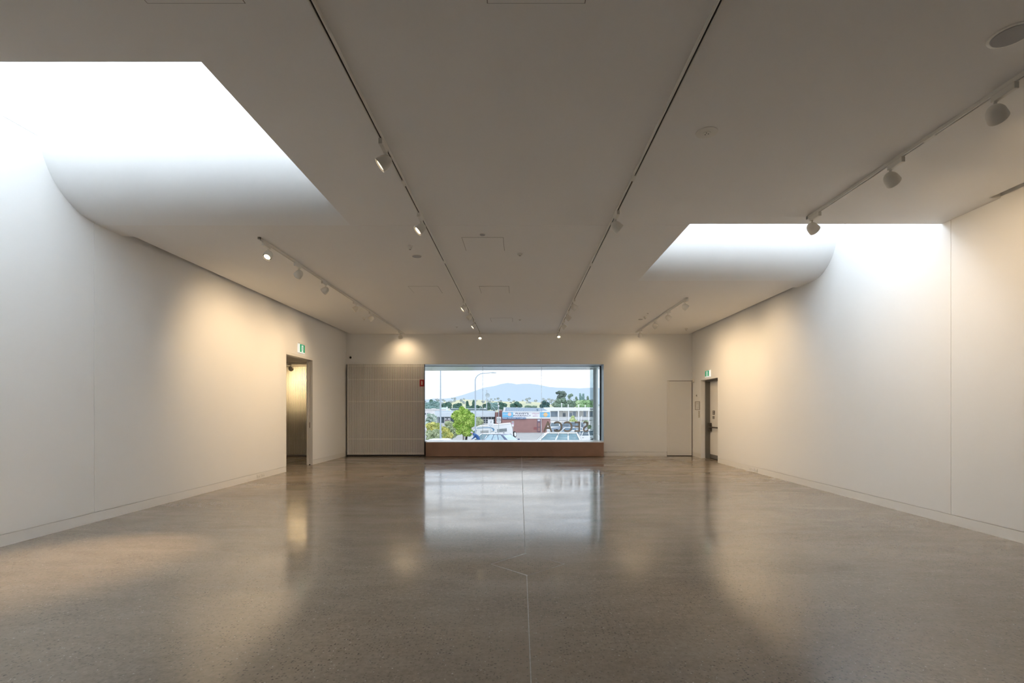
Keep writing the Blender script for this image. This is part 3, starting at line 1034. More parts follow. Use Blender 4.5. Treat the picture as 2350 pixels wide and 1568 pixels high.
hill([(600, 936), (900, 930), (990, 926), (1030, 921), (1060, 917), (1100, 918), (1140, 921.5), (1170, 922), (1200, 921), (1240, 924), (1265, 928), (1300, 932), (1500, 936), (1800, 938)], 1500, 500, HILL, 'pale gold grassy hillside below the mountain')
hill([(700, 938), (960, 932), (1030, 930), (1060, 931), (1120, 930), (1180, 926), (1215, 926), (1245, 930), (1280, 934), (1500, 938)], 900, 250, mat('green_gold_hillside', (0.53, 0.55, 0.38), 1.0, var=0.12, vscale=0.02), 'nearer green gold paddock slope behind the town roofs')

# --------------------------------------------------- foliage


def leaf_mat(name, a, b, scale):
    m = bpy.data.materials.new(name)
    m.use_nodes = True
    t = m.node_tree
    p = t.nodes['Principled BSDF']
    p.inputs['Roughness'].default_value = 0.7
    p.inputs['Specular IOR Level'].default_value = 0.2
    tc = t.nodes.new('ShaderNodeTexCoord')
    no = t.nodes.new('ShaderNodeTexNoise')
    no.inputs['Scale'].default_value = scale
    no.inputs['Detail'].default_value = 4
    rp = t.nodes.new('ShaderNodeValToRGB')
    rp.color_ramp.elements[0].position = 0.38
    rp.color_ramp.elements[1].position = 0.62
    rp.color_ramp.elements[0].color = a + (1,)
    rp.color_ramp.elements[1].color = b + (1,)
    t.links.new(tc.outputs['Object'], no.inputs['Vector'])
    t.links.new(no.outputs['Fac'], rp.inputs['Fac'])
    t.links.new(rp.outputs['Color'], p.inputs['Base Color'])
    return m


LIME = leaf_mat('lime_leaves', (0.26, 0.46, 0.06), (0.66, 0.82, 0.22), 2.2)
YEL = leaf_mat('yellow_green_leaves', (0.42, 0.50, 0.16), (0.92, 0.86, 0.30), 2.0)
OLIVE = leaf_mat('olive_grey_leaves', (0.36, 0.44, 0.24), (0.62, 0.68, 0.44), 2.4)
SILVER = leaf_mat('silver_green_leaves', (0.30, 0.42, 0.34), (0.80, 0.88, 0.82), 4.0)
DARKG = leaf_mat('hazy_dark_green_leaves', (0.12, 0.23, 0.18), (0.25, 0.38, 0.29), 0.25)  # bluish haze mixed into the leaf colours of the town trees
BLUEG = leaf_mat('hazy_blue_green_leaves', (0.26, 0.42, 0.40), (0.42, 0.57, 0.53), 0.2)
MIDG = leaf_mat('hazy_mid_green_leaves', (0.25, 0.36, 0.26), (0.42, 0.52, 0.40), 0.25)
BRIG = leaf_mat('bright_green_leaves', (0.36, 0.55, 0.28), (0.62, 0.78, 0.48), 0.25)
FARG = leaf_mat('far_haze_tinted_leaves', (0.52, 0.58, 0.61), (0.62, 0.67, 0.68), 0.05)  # paled and blued to carry the haze over the far slopes
BARK = mat('grey_bark', (0.34, 0.30, 0.26), 0.9, var=0.15)


def leaves(blobs, n, size, seed):
    """quads scattered through ellipsoid clumps: blobs = (centre, radii)"""
    rn = random.Random(seed)
    b = MB()
    vol = [r[0] * r[1] * r[2] for c, r in blobs]
    tot = sum(v ** 0.67 for v in vol)
    for (c, r), v in zip(blobs, vol):
        for _ in range(int(3.4 * n * v ** 0.67 / tot) + 1):
            d = Vector((rn.gauss(0, 1), rn.gauss(0, 1), rn.gauss(0, 1))).normalized()
            k = 0.45 + 0.58 * rn.random() ** 0.5
            p = Vector(c) + Vector((d.x * r[0], d.y * r[1], d.z * r[2])) * k
            nn = (d + Vector((rn.uniform(-.7, .7), rn.uniform(-.7, .7), rn.uniform(-.4, 1.0)))).normalized()
            u = nn.orthogonal().normalized()
            w = nn.cross(u)
            a = rn.uniform(0, 6.28)
            u, w = u * math.cos(a) + w * math.sin(a), w * math.cos(a) - u * math.sin(a)
            s = 0.54 * size * rn.uniform(0.6, 1.25)
            i = len(b.v)
            b.v += [tuple(p + u * s), tuple(p + w * s * 0.55), tuple(p - u * s), tuple(p - w * s * 0.55)]
            b.f.append((i, i + 1, i + 2, i + 3))
    return b


def plant(name, label, cat, base, blobs, n, size, m, seed, group=None, trunk=0.1, lean=0.0):
    root = empty(name, base)
    tag(root, label, cat, group)
    fo = leaves(blobs, n, size, seed).build('foliage', m, root)
    fo['kind'] = 'stuff'
    if trunk:
        top = max(c[2] for c, r in blobs)
        cxm = sum(c[0] for c, r in blobs) / len(blobs)
        cym = sum(c[1] for c, r in blobs) / len(blobs)
        tb = MB()
        B = Vector(base)
        mid = Vector((cxm + lean, cym, base[2] + (top - base[2]) * 0.55))
        tb.tube([B - Vector((0, 0, 0.1)), (B + mid) / 2, mid, Vector((cxm, cym, top))], [trunk, trunk * 0.85, trunk * 0.6, trunk * 0.2], 8)
        rn = random.Random(seed + 5)
        for c, r in rn.sample(list(blobs), min(4, len(blobs))):
            tb.tube([mid - Vector((0, 0, (top - base[2]) * 0.12)), (mid + Vector(c)) / 2, Vector(c)], [trunk * 0.5, trunk * 0.35, trunk * 0.12], 6)
        tb.build('trunk', BARK, root, smooth=60)
    return root


def px_blobs(lst, Y):
    """(pixel x, pixel y, radius x px, radius y px) -> clumps at depth Y"""
    o = []
    k = Y / F_PX
    for (x, y, rx, ry) in lst:
        o.append((tuple(at(x, y, Y)), (rx * k, max(rx, ry) * k * 0.9, ry * k)))
    return o


def px_plant(name, label, cat, lst, Y, n, size, m, seed, group=None, trunk=0.1):
    bl_ = px_blobs(lst, Y)
    cxm = sum(c[0] for c, r in bl_) / len(bl_)
    return plant(name, label, cat, (cxm, Y, gz(cxm, Y)), bl_, n, size, m, seed, group, trunk)


px_plant('street_tree', 'bright lime green street tree left of the white camper van', 'tree',
         [(1060, 941, 7, 9), (1052, 950, 13, 9), (1068, 948, 12, 10), (1078, 956, 13, 9), (1044, 955, 9, 8), (1060, 962, 19, 12), (1076, 970, 16, 12), (1050, 975, 11, 9),
          (1064, 982, 17, 12), (1072, 992, 14, 10), (1054, 990, 8, 8), (1086, 962, 6, 8)], 46, 3600, 0.15, LIME, 1, trunk=0.09)
px_plant('garden_shrub', 'silvery variegated shrub at the left edge of the window view', 'shrub',
         [(985, 954, 6, 5), (993, 956, 7, 6), (983, 964, 6, 6), (994, 965, 8, 7), (998, 960, 5, 6), (981, 972, 5, 8)], 44, 900, 0.14, SILVER, 2, 'shrubs beyond the footpath', 0.05)
px_plant('garden_shrub', 'shrub with yellow flowers and an olive lower half by the grey lamp post', 'shrub',
         [(984, 978, 7, 7), (994, 974, 8, 5), (1005, 977, 9, 6), (999, 984, 10, 7), (987, 988, 7, 8)], 42, 1000, 0.13, YEL, 3, 'shrubs beyond the footpath', 0.05)
px_plant('garden_shrub', 'low olive shrub in front of the yellow flowering shrub', 'shrub',
         [(986, 996, 9, 9), (1000, 993, 10, 8), (1006, 1001, 10, 9), (990, 1008, 12, 8)], 39, 1000, 0.13, OLIVE, 4, 'shrubs beyond the footpath', 0.05)
px_plant('garden_shrub', 'yellow green shrub just right of the grey lamp post', 'shrub',
         [(1018, 985, 6, 6), (1024, 990, 9, 8), (1021, 999, 9, 8), (1032, 999, 8, 7)], 43, 900, 0.13, YEL, 5, 'shrubs beyond the footpath', 0.05)
px_plant('garden_shrub', 'grey olive shrub between the lamp post and the lime green tree', 'shrub',
         [(1030, 972, 10, 6), (1040, 976, 9, 7), (1033, 983, 13, 8), (1045, 990, 12, 10), (1038, 998, 10, 8)], 50, 1300, 0.15, OLIVE, 6, 'shrubs beyond the footpath', 0.06)
px_plant('garden_shrub', 'dull green shrub under the eave behind the camper van', 'shrub',
         [(1098, 962, 6, 5), (1102, 968, 8, 7), (1095, 972, 7, 6)], 70, 600, 0.18, OLIVE, 7, 'shrubs beyond the footpath', 0.06)
px_plant('garden_shrub', 'pale yellow green bush by the white two storey building', 'shrub',
         [(1315, 958, 4, 4), (1314, 964, 7, 4), (1312, 970, 9, 4), (1319, 968, 6, 5)], 95, 700, 0.22, leaf_mat('pale_bush_leaves', (0.5, 0.62, 0.25), (0.82, 0.88, 0.5), 1.0), 8, 'shrubs beyond the footpath', 0.06)
px_plant('garden_shrub', 'dark leafy bush behind the S of the window lettering', 'shrub',
         [(1337, 972, 5, 5), (1345, 971, 6, 6), (1350, 980, 7, 5), (1340, 982, 7, 5)], 80, 700, 0.2, leaf_mat('dark_bush_leaves', (0.16, 0.24, 0.14), (0.5, 0.62, 0.38), 1.2), 9, 'shrubs beyond the footpath', 0.06)

GT = 'trees behind the town roofs'
px_plant('town_tree', 'broad blue green tree at the left edge of the window view', 'tree',
         [(984, 930, 8, 6), (995, 927, 8, 6), (1004, 930, 7, 7), (990, 936, 14, 5), (1006, 937, 7, 5)], 150, 800, 0.8, BLUEG, 11, GT, 0.3)
px_plant('town_tree', 'small dark round tree standing up left of the grey lamp post', 'tree', [(990, 921, 3.5, 3.5), (991, 925, 4, 3)], 170, 220, 0.7, DARKG, 12, GT, 0.2)
px_plant('town_tree', 'dark round tree just right of the grey lamp post', 'tree', [(1020, 931, 6, 5), (1029, 929, 7, 5), (1026, 935, 10, 5)], 140, 600, 0.7, DARKG, 13, GT, 0.25)
px_plant('town_tree', 'dark green tree behind the top of the lime tree', 'tree', [(1046, 932, 6, 4), (1054, 930, 6, 4), (1050, 936, 10, 4)], 140, 500, 0.7, DARKG, 14, GT, 0.25)
px_plant('town_tree', 'narrow dark conifer left of the curved street light', 'tree', [(1072, 924, 2, 3), (1072.5, 929, 2.8, 4), (1074, 935, 4.0, 5)], 140, 420, 0.5, DARKG, 15, GT, 0.2)
px_plant('town_tree', 'dark conifer right behind the curved street light post', 'tree', [(1087, 921, 1.6, 3), (1086.5, 926, 2.6, 4), (1087, 934, 4.5, 5), (1082, 936, 4, 4)], 150, 480, 0.5, DARKG, 16, GT, 0.2)
px_plant('town_tree', 'low dark tree right of the curved street light', 'tree', [(1095, 934, 3.5, 3.5), (1102, 936, 4, 3)], 140, 300, 0.6, DARKG, 17, GT, 0.2)
px_plant('town_tree', 'dark tree behind the dish mast', 'tree', [(1112, 932, 4, 4), (1120, 929, 5, 4), (1117, 936, 8, 5)], 145, 600, 0.7, DARKG, 18, GT, 0.25)
px_plant('town_tree', 'blue green tree right of the dish mast', 'tree', [(1129, 929, 6, 4), (1138, 928, 6, 4), (1134, 935, 10, 6)], 163, 700, 0.7, BLUEG, 19, GT, 0.25)
px_plant('town_tree', 'dark green tree behind the twin white globe lamps', 'tree', [(1149, 928, 6, 4), (1158, 930, 5, 4), (1152, 935, 9, 5)], 150, 600, 0.7, DARKG, 20, GT, 0.25)
px_plant('town_tree', 'round dark tree above the blue pharmacy roof', 'tree', [(1186, 927, 6, 4), (1178, 931, 7, 4), (1192, 931, 6, 4)], 150, 600, 0.7, DARKG, 21, GT, 0.25)
px_plant('town_tree', 'low tree above the middle of the pharmacy roof', 'tree', [(1212, 934, 8, 2.5), (1226, 934, 6, 2.0)], 160, 300, 0.6, MIDG, 22, GT, 0.2)
px_plant('town_tree', 'dark blue tree between the pharmacy roof and the white building', 'tree', [(1249, 924, 4, 4), (1256, 928, 5, 4), (1244, 932, 5, 4), (1252, 935, 9, 6)], 150, 800, 0.7, leaf_mat('deep_blue_green', (0.10, 0.20, 0.20), (0.22, 0.34, 0.32), 0.25), 23, GT, 0.25)
px_plant('gum_tree', 'tall dark gum tree with open crown over the white building', 'tree',
         [(1284, 901, 5, 3), (1279, 902, 3, 2), (1291, 902, 7, 4), (1296, 905, 4, 3), (1288, 907, 6, 3), (1282, 911, 3, 2), (1281, 915, 3.5, 2.5), (1291, 915, 6, 4), (1294, 909, 4, 2)], 155, 900, 0.6, leaf_mat('gum_leaves', (0.16, 0.22, 0.19), (0.30, 0.37, 0.32), 0.3), 24, GT, 0.35)
px_plant('town_tree', 'broad grey green tree mass under the tall gum', 'tree', [(1274, 929, 6, 5), (1283, 922, 7, 6), (1293, 920, 6, 6), (1286, 931, 14, 5), (1302, 929, 7, 7)], 150, 1100, 0.75, MIDG, 25, GT, 0.3)
px_plant('gum_tree', 'small sparse gum crown right of the tall gum', 'tree', [(1307, 909, 4, 3), (1311, 907, 3.5, 2.5), (1306, 913, 2, 2)], 165, 260, 0.6, MIDG, 26, GT, 0.2)
px_plant('town_tree', 'grey green tree below the small sparse gum', 'tree', [(1308, 924, 7, 5), (1316, 927, 7, 6), (1310, 931, 9, 5)], 155, 700, 0.75, MIDG, 27, GT, 0.3)
px_plant('poplar', 'slim dark poplar left of the two tall poplars', 'tree', [(1322.5, 914, 1.8, 3.5), (1323.5, 919, 2.4, 4)], 165, 240, 0.5, MIDG, 28, GT, 0.2)
px_plant('poplar', 'left one of the two tall blue green poplars', 'tree', [(1331.5, 907, 1.8, 4), (1332.5, 913, 2.4, 5), (1333, 919, 2.6, 5)], 165, 320, 0.5, BLUEG, 29, GT, 0.2)
px_plant('poplar', 'right one of the two tall blue green poplars', 'tree', [(1338.5, 907, 1.8, 4), (1338.5, 913, 2.4, 5), (1339, 919, 2.6, 5)], 173, 320, 0.5, BLUEG, 30, GT, 0.2)
px_plant('poplar', 'small poplar nearest the grey column', 'tree', [(1349, 913, 1.8, 3.5), (1349.5, 918, 2.2, 3.5)], 165, 220, 0.5, MIDG, 31, GT, 0.2)
px_plant('town_tree', 'bright green tree in front of the poplars', 'tree', [(1328, 924, 7, 4), (1338, 923, 8, 4), (1349, 924, 8, 5), (1334, 931, 12, 5), (1350, 932, 9, 5), (1362, 928, 8, 6)], 145, 1200, 0.75, BRIG, 32, GT, 0.3)
# scattered trees on the far slopes: nobody could count them
rn = random.Random(3)
fb = []
for _ in range(120):
    x = rn.uniform(960, 1400)
    y = rn.choice([916, 919, 921, 923, 926]) + rn.uniform(-1.5, 1.5) + (2 if x < 1030 or x > 1260 else 0)
    r = rn.uniform(1.2, 3.6)
    fb += px_blobs([(x, y, r, r * 0.7)], rn.uniform(880, 1380))
ft = leaves(fb, 5200, 2.6, 55).build('distant_treeline', FARG)
tag(ft, 'hazy scattered trees along the far slopes', 'trees', kind='stuff')

# --------------------------------------------------- buildings
CORR = mat('pale_metal_fascia', (0.72, 0.78, 0.84), 0.5, var=0.04, vscale=1)
PALEB = mat('pale_render', (0.86, 0.86, 0.85), 0.8, var=0.03, vscale=0.6)
OFFW = mat('warm_white_render', (0.90, 0.87, 0.87), 0.8, var=0.02)
DARKW = mat('dark_shopfront_glass', (0.10, 0.14, 0.17), 0.2, var=0.2, vscale=0.5)
BLUEW = mat('blue_grey_window', (0.30, 0.38, 0.46), 0.2, var=0.25, vscale=0.6)
BRICK = mat('weathered_red_brick', (0.42, 0.24, 0.225), 0.9, var=0.16, vscale=1.2, bump=0.03, bscale=14)
BRICKD = mat('dark_brick', (0.26, 0.15, 0.15), 0.9, var=0.12)
BLUER = mat('blue_grey_roof_sheet', (0.26, 0.35, 0.46), 0.5, var=0.10, vscale=0.8)
GREENR = mat('green_grey_roof', (0.55, 0.68, 0.68), 0.6, var=0.06)
SIGNW = mat('white_sign_board', (0.93, 0.93, 0.95), 0.5, var=0.01)
SIGNB = mat('sky_blue_sign', (0.22, 0.58, 0.85), 0.5, var=0.08, vscale=2)
SIGNN = mat('navy_sign', (0.05, 0.16, 0.36), 0.5)
NAVYT = mat('navy_lettering', (0.05, 0.07, 0.16), 0.5)
ORANGE = mat('pale_orange_disc', (0.95, 0.58, 0.22), 0.5, var=0.05)
SALMON = mat('salmon_disc', (0.95, 0.66, 0.58), 0.5, var=0.05)
PINKT = mat('pink_lettering', (0.72, 0.45, 0.55), 0.5)
WHITET = mat('white_lettering', (0.95, 0.97, 1.0), 0.5)
CREAM = mat('cream_render', (0.82, 0.78, 0.60), 0.8)


def pbox(x0, x1, y0, y1, Y, depth, b=None):
    """box whose front face covers the given part of the view at depth Y"""
    b = b or MB()
    p, q = at(x0, y1, Y), at(x1, y0, Y)
    return b.box(p.x, q.x, Y, Y + depth, p.z, q.z)


# long low shop on the left
Y1 = 92.0
bl1 = empty('shop_building', (at(1060, 960, Y1).x, Y1, -2.4))
tag(bl1, 'long low shop with pale metal fascia behind the lime tree', 'building')
pbox(1000, 1135, 950, 993, Y1, 6).build('wall', PALEB, bl1)
fa = MB()
for k in range(3):
    pbox(998, 1135.5, 945.3 + k * 3.9, 945.3 + k * 3.9 + 3.7, Y1 - 1.5, 1.4, fa)
fa.build('fascia', CORR, bl1)
pbox(998, 1135.5, 943.2, 945.3, Y1 - 1.2, 7).build('roof', mat('grey_roof_sheet', (0.55, 0.62, 0.68), 0.6), bl1)
sf = pbox(1001, 1135, 957.5, 971, Y1 - 0.05, 0.1).build('shopfront', DARKW, bl1)
for x in (1006, 1020, 1033, 1097, 1108, 1114.5, 1121, 1127.5):
    pbox(x - 0.5, x + 0.5, 957.5, 985, Y1 - 0.2, 0.15).build('mullion', SIGNW, bl1)
for y in (963, 967.5):
    pbox(1108, 1135, y - 0.4, y + 0.4, Y1 - 0.18, 0.12).build('transom', SIGNW, bl1)
for (a, b) in ((1019.5, 1025), (1027.5, 1033)):
    pbox(a, b, 960, 963.2, Y1 - 0.1, 0.06).build('window', SIGNW, bl1)
pbox(1019.5, 1034, 963.2, 970, Y1 - 0.12, 0.06).build('stallriser', mat('mauve_panel', (0.45, 0.38, 0.40), 0.8), bl1)
for x in (1002.5, 1011, 1102):
    pbox(x - 0.9, x + 0.9, 957.5, 993, Y1 - 1.4, 0.25).build('post', TRIMW, bl1)

Y2 = 100.0
b2 = empty('white_building', (at(985, 945, Y2).x, Y2, -2.4))
tag(b2, 'white flat roofed building at the left edge of the window view', 'building')
pbox(960, 1011.5, 940, 993, Y2, 7).build('wall', OFFW, b2)
pbox(959, 1012, 938.6, 940.2, Y2 - 0.3, 7.5).build('parapet', TRIMW, b2)
for (a, b) in ((975, 977.6), (980, 984), (985, 986.8)):
    pbox(a, b, 948.3, 951.8, Y2 - 0.06, 0.1).build('window', DARKW, b2)
pbox(990, 997, 937.6, 938.8, Y2 + 2, 2).build('roof_unit', TRIMW, b2)

Y3 = 112.0
b3 = empty('green_roofed_house', (at(1015, 942, Y3).x, Y3, -2.4))
tag(b3, 'house with hipped pale green roof and two chimneys behind the shop', 'building')
rb = MB()
c0, c1, c2_, c3 = at(1003, 947, Y3), at(1040, 947, Y3), at(1016, 935, Y3), at(1024, 938, Y3)
rb.v = [(c0.x, Y3 - 4, c0.z), (c1.x, Y3 - 4, c1.z), (c1.x, Y3 + 4, c1.z), (c0.x, Y3 + 4, c0.z), (c2_.x, Y3, c2_.z), (c3.x, Y3, c2_.z - 0.05)]
rb.f = [(0, 1, 5, 4), (1, 2, 5), (2, 3, 4, 5), (3, 0, 4), (3, 2, 1, 0)]
rb.build('roof', GREENR, b3)
pbox(1004, 1039, 947, 985, Y3 - 3.5, 7).build('wall', PALEB, b3)
pbox(1024.2, 1027, 933.5, 942, Y3 - 3.0, 0.4).build('chimney', TRIMW, b3)
pbox(1029, 1031.6, 938.5, 948, Y3 - 3.3, 0.4).build('chimney', CREAM, b3)
pbox(1028.6, 1032, 937.3, 938.6, Y3 - 3.35, 0.5).build('chimney_cap', TRIMW, b3)

Y4 = 120.0
b4 = empty('long_shed', (at(1080, 941, Y4).x, Y4, -2.4))
tag(b4, 'long dark roofed shed showing above the pale metal fascia', 'building')
pbox(1034, 1112, 938.2, 942.5, Y4, 8).build('roof', mat('dark_shed_roof', (0.20, 0.26, 0.27), 0.7, var=0.1), b4)
pbox(1034, 1112, 937.3, 938.4, Y4 - 0.1, 8).build('ridge', mat('pale_ridge', (0.66, 0.74, 0.76), 0.6), b4)
pbox(1034, 1112, 942.5, 985, Y4, 8).build('wall', PALEB, b4)

# dish mast on the shop roof
Ym = 95.0
dm_ = empty('dish_mast', tuple(at(1116.8, 942.5, Ym)))
tag(dm_, 'tall roof mast with a round grey dish and braced legs', 'mast')
GALV = mat('galvanised_steel', (0.55, 0.60, 0.62), 0.5, metal=0.3, var=0.05)
MB().cyl(at(1116.8, 942.5, Ym), at(1116.8, 895, Ym), 0.09, 0.05).build('pole', GALV, dm_, smooth=40)
MB().tube([at(1116.8, 914, Ym), at(1121, 921, Ym + 1), at(1138, 942.5, Ym + 2)], 0.03, 6).build('brace', GALV, dm_)
MB().tube([at(1116.8, 914, Ym), at(1110, 924, Ym + 1), at(1098, 942.5, Ym + 2)], 0.03, 6).build('brace', GALV, dm_)
MB().lathe([(0.02, 0.0), (0.22, 0.04), (0.36, 0.11), (0.44, 0.19), (0.43, 0.2), (0.35, 0.13), (0.02, 0.03)], at(1118.6, 908, Ym - 0.3), (0.25, -1, 0.1), 24, cap=False).build('dish', mat('grey_dish', (0.50, 0.56, 0.58), 0.6), dm_, smooth=60)
for y in (897, 901):
    MB().tube([at(1114.6, y, Ym), at(1119, y, Ym)], 0.035, 6).build('antenna_bar', GALV, dm_)
pbox(1111, 1119, 940.2, 941.9, Ym - 1.0, 0.6).build('base_box', DARKW, dm_)
pbox(1111, 1114.4, 936.3, 939, Ym - 0.5, 0.5).build('cabinet', SIGNW, dm_)

# brick pier building between the shop and the pharmacy
Y5 = 91.0
b5 = empty('brick_pier', (at(1143, 960, Y5).x, Y5, -2.4))
tag(b5, 'narrow red brick end wall between the shop and the pharmacy', 'building')
pbox(1136.3, 1152.5, 946.5, 994, Y5, 5).build('wall', BRICK, b5)
pbox(1141.5, 1152.8, 946.5, 994, Y5 - 0.06, 0.05).build('dark_face', BRICKD, b5)
pbox(1145.5, 1151.5, 941.8, 946.5, Y5 + 1, 1.2).build('chimney', BRICK, b5)
pbox(1145, 1152, 940.6, 942, Y5 + 0.9, 1.4).build('chimney_cap', PALEB, b5)

# pharmacy
Yp = 88.0
kp = Yp / F_PX
ph = empty('pharmacy_building', (at(1207, 960, Yp).x, Yp, -2.4))
tag(ph, 'red brick pharmacy with a long white sign and blue grey roof', 'building')
pbox(1152.5, 1263, 958, 994, Yp, 12).build('brick_wall', BRICK, ph)
p0, p1 = at(1153, 945.5, Yp), at(1262, 945.5, Yp)
pr0, pr1 = at(1157, 934.8, Yp + 6), at(1246, 936.5, Yp + 6)
rs = MB()
n_ = 26
for i in range(n_):
    a0, a1 = i / n_, (i + 0.88) / n_
    q = [Vector((p0.x + (p1.x - p0.x) * a, Yp + 0.2, p0.z)) for a in (a0, a1)] + [Vector((pr0.x + (pr1.x - pr0.x) * a, Yp + 6, pr0.z + (pr1.z - pr0.z) * a)) for a in (a1, a0)]
    sh_ = MB()
    sh_.v = [tuple(v) for v in q] + [tuple(v - Vector((0, 0, 0.12))) for v in q]
    sh_.f = [(0, 1, 2, 3), (7, 6, 5, 4), (0, 4, 5, 1), (1, 5, 6, 2), (2, 6, 7, 3), (3, 7, 4, 0)]
    sh_.build('roof_sheet', BLUER, ph)
MB().poly([(p0.x, Yp + 0.25, p0.z - 0.1), (p1.x, Yp + 0.25, p1.z - 0.1), (pr1.x, Yp + 6, pr1.z - 0.1), (pr0.x, Yp + 6, pr0.z - 0.1)]).build('roof_base', mat('blue_roof_valley', (0.26, 0.36, 0.48), 0.6), ph)
pbox(1245, 1263, 943, 959, Yp + 0.3, 11).build('parapet_end', PALEB, ph)
pbox(1153, 1262.5, 944.3, 946.3, Yp - 0.25, 0.5).build('gutter', PALEB, ph)
pbox(1155.5, 1158.5, 935.3, 945, Yp + 0.5, 5).build('parapet_wall', OFFW, ph)
v0 = at(1233, 940, Yp + 2)
MB().lathe([(0.14, -0.35), (0.14, 0), (0.24, 0.02), (0.2, 0.12), (0.02, 0.16)], v0, (0, 0, 1), 12).build('roof_vent', mat('dark_vent', (0.25, 0.35, 0.42), 0.5), ph, smooth=40)
sb = pbox(1152.5, 1263, 946.3, 961.2, Yp - 0.15, 0.15).build('sign_board', SIGNW, ph)
pbox(1153, 1177.2, 946.6, 957.6, Yp - 0.2, 0.05).build('blue_panel', SIGNB, sb)
pbox(1239.2, 1262, 946.6, 957.8, Yp - 0.2, 0.05).build('blue_panel', SIGNB, sb)
pbox(1153, 1207, 957.7, 962.2, Yp - 0.2, 0.06).build('navy_strip', SIGNN, sb)


def pdisc(x, y, r, Y, m, name, par, ry=None):
    c = at(x, y, Y)
    return MB().lathe([(r * Y / F_PX, 0), (r * Y / F_PX, 0.03)], c, (0, -1, 0), 28).build(name, m, par)


pdisc(1169.3, 951.2, 4.3, Yp - 0.2, SALMON, 'sun_disc', sb)
pdisc(1251.8, 952.0, 4.8, Yp - 0.2, ORANGE, 'sun_disc', sb)


def ptext(body, x, y, hpx, m, par, Y, sx=1.0, shear=0.0, bold=0.0):
    c = at(x, y, Y)
    return text_mesh('lettering', body, hpx * Y / F_PX / 0.69, m, par, c, (R(90), 0, 0), 0.01, sx=sx, shear=shear, bold=bold)


ptext("PLEVEY'S", 1198, 949.6, 3.1, NAVYT, sb, Yp - 0.17, 1.75, bold=0.003)
ptext('PHARMACY', 1198, 954.4, 3.1, NAVYT, sb, Yp - 0.17, 1.72)
ptext('WALK THROUGH TO CARP ST', 1180, 959.9, 2.7, WHITET, sb, Yp - 0.22, 0.99, bold=0.006)
ptext('Giftware', 1229, 949.4, 2.2, PINKT, sb, Yp - 0.17, 1.5, 0.25)
ptext('and', 1229, 952.2, 1.7, PINKT, sb, Yp - 0.17, 1.3, 0.25)
ptext('Beauty', 1228.5, 955.0, 2.4, PINKT, sb, Yp - 0.17, 1.35, 0.25)
ptext('Chemmart', 1164.5, 951.4, 2.2, WHITET, sb, Yp - 0.26, 1.35, bold=0.004)
ptext('Chemmart', 1250.5, 952.2, 2.2, WHITET, sb, Yp - 0.26, 1.35, bold=0.004)
dn = pbox(1232.8, 1241.2, 961.3, 991.5, Yp - 0.06, 0.08).build('door_surround', mat('dark_plum_door', (0.22, 0.15, 0.20), 0.6), ph)
pbox(1234.2, 1239.4, 970.5, 980, Yp - 0.09, 0.04).build('door_panel', BRICK, dn)
pbox(1234.2, 1239.4, 981.5, 990, Yp - 0.09, 0.04).build('door_panel', BRICK, dn)
pbox(1233.8, 1239.6, 962.8, 966.8, Yp - 0.1, 0.05).build('door_sign', mat('pale_lilac_sign', (0.66, 0.66, 0.75), 0.6), dn)
pbox(1225, 1232.8, 980.5, 986, Yp - 0.05, 0.06).build('wall_patch', mat('dark_red_patch', (0.36, 0.14, 0.14), 0.9), ph)
MB().cyl(at(1242.2, 993, Yp - 0.15), at(1242.2, 961.5, Yp - 0.15), 0.07).build('downpipe', mat('pale_pink_pipe', (0.75, 0.70, 0.74), 0.6), ph)

# white two-storey building on the right
Yw = 130.0
wb_ = empty('white_office_building', (at(1320, 960, Yw).x, Yw, -2.4))
tag(wb_, 'white two storey building with deep fascia and balcony bays at right', 'building')
pbox(1255, 1400, 944, 978, Yw + 1.5, 10).build('wall', mat('grey_white_render', (0.74, 0.73, 0.68), 0.8, var=0.04), wb_)
pbox(1252, 1400, 935.2, 943.3, Yw - 0.4, 12).build('fascia', SIGNW, wb_)
pbox(1247, 1253, 938.5, 941, Yw - 0.2, 6).build('eave_end', SIGNW, wb_)
pbox(1258, 1400, 957.5, 959, Yw - 0.1, 0.4).build('balcony_rail', PALEB, wb_)
pbox(1258, 1400, 959, 965, Yw, 0.3).build('balcony_front', mat('pale_grey_spandrel', (0.78, 0.79, 0.80), 0.8, var=0.03), wb_)
pbox(1258, 1400, 966, 978, Yw + 0.1, 0.3).build('lower_wall', OFFW, wb_)
pbox(1300, 1400, 963.6, 964.8, Yw - 0.05, 0.2).build('shadow_band', mat('grey_band', (0.45, 0.44, 0.45), 0.8), wb_)  # shadow line drawn as a grey strip along the balcony front
for x in (1281.5, 1305, 1328, 1351, 1374):
    pbox(x - 1.1, x + 1.1, 943, 966, Yw - 0.3, 0.35).build('post', SIGNW, wb_)
for (a, b, c, d, m_, nm) in ((1264, 1279.5, 944.5, 956.5, BLUEW, 'window'), (1291.5, 1298, 948.5, 956.5, DARKW, 'doorway'), (1306.5, 1313, 948, 956.5, BLUEW, 'window'),
                             (1315, 1321.5, 944.5, 956.5, BLUEW, 'window'), (1339, 1345, 944.5, 956.5, BLUEW, 'window'), (1354, 1360, 945, 956.5, BLUEW, 'window')):
    w_ = pbox(a, b, c, d, Yw + 1.4, 0.1).build(nm, m_, wb_)
    pbox(a - 0.8, a, c - 0.3, d, Yw + 1.3, 0.15).build('window_frame', SIGNW, w_)
    pbox(b, b + 0.8, c - 0.3, d, Yw + 1.3, 0.15).build('window_frame', SIGNW, w_)
    pbox((a + b) / 2 - 0.3, (a + b) / 2 + 0.3, c, d, Yw + 1.33, 0.1).build('mullion', mat('grey_mullion', (0.5, 0.55, 0.6), 0.5), w_)
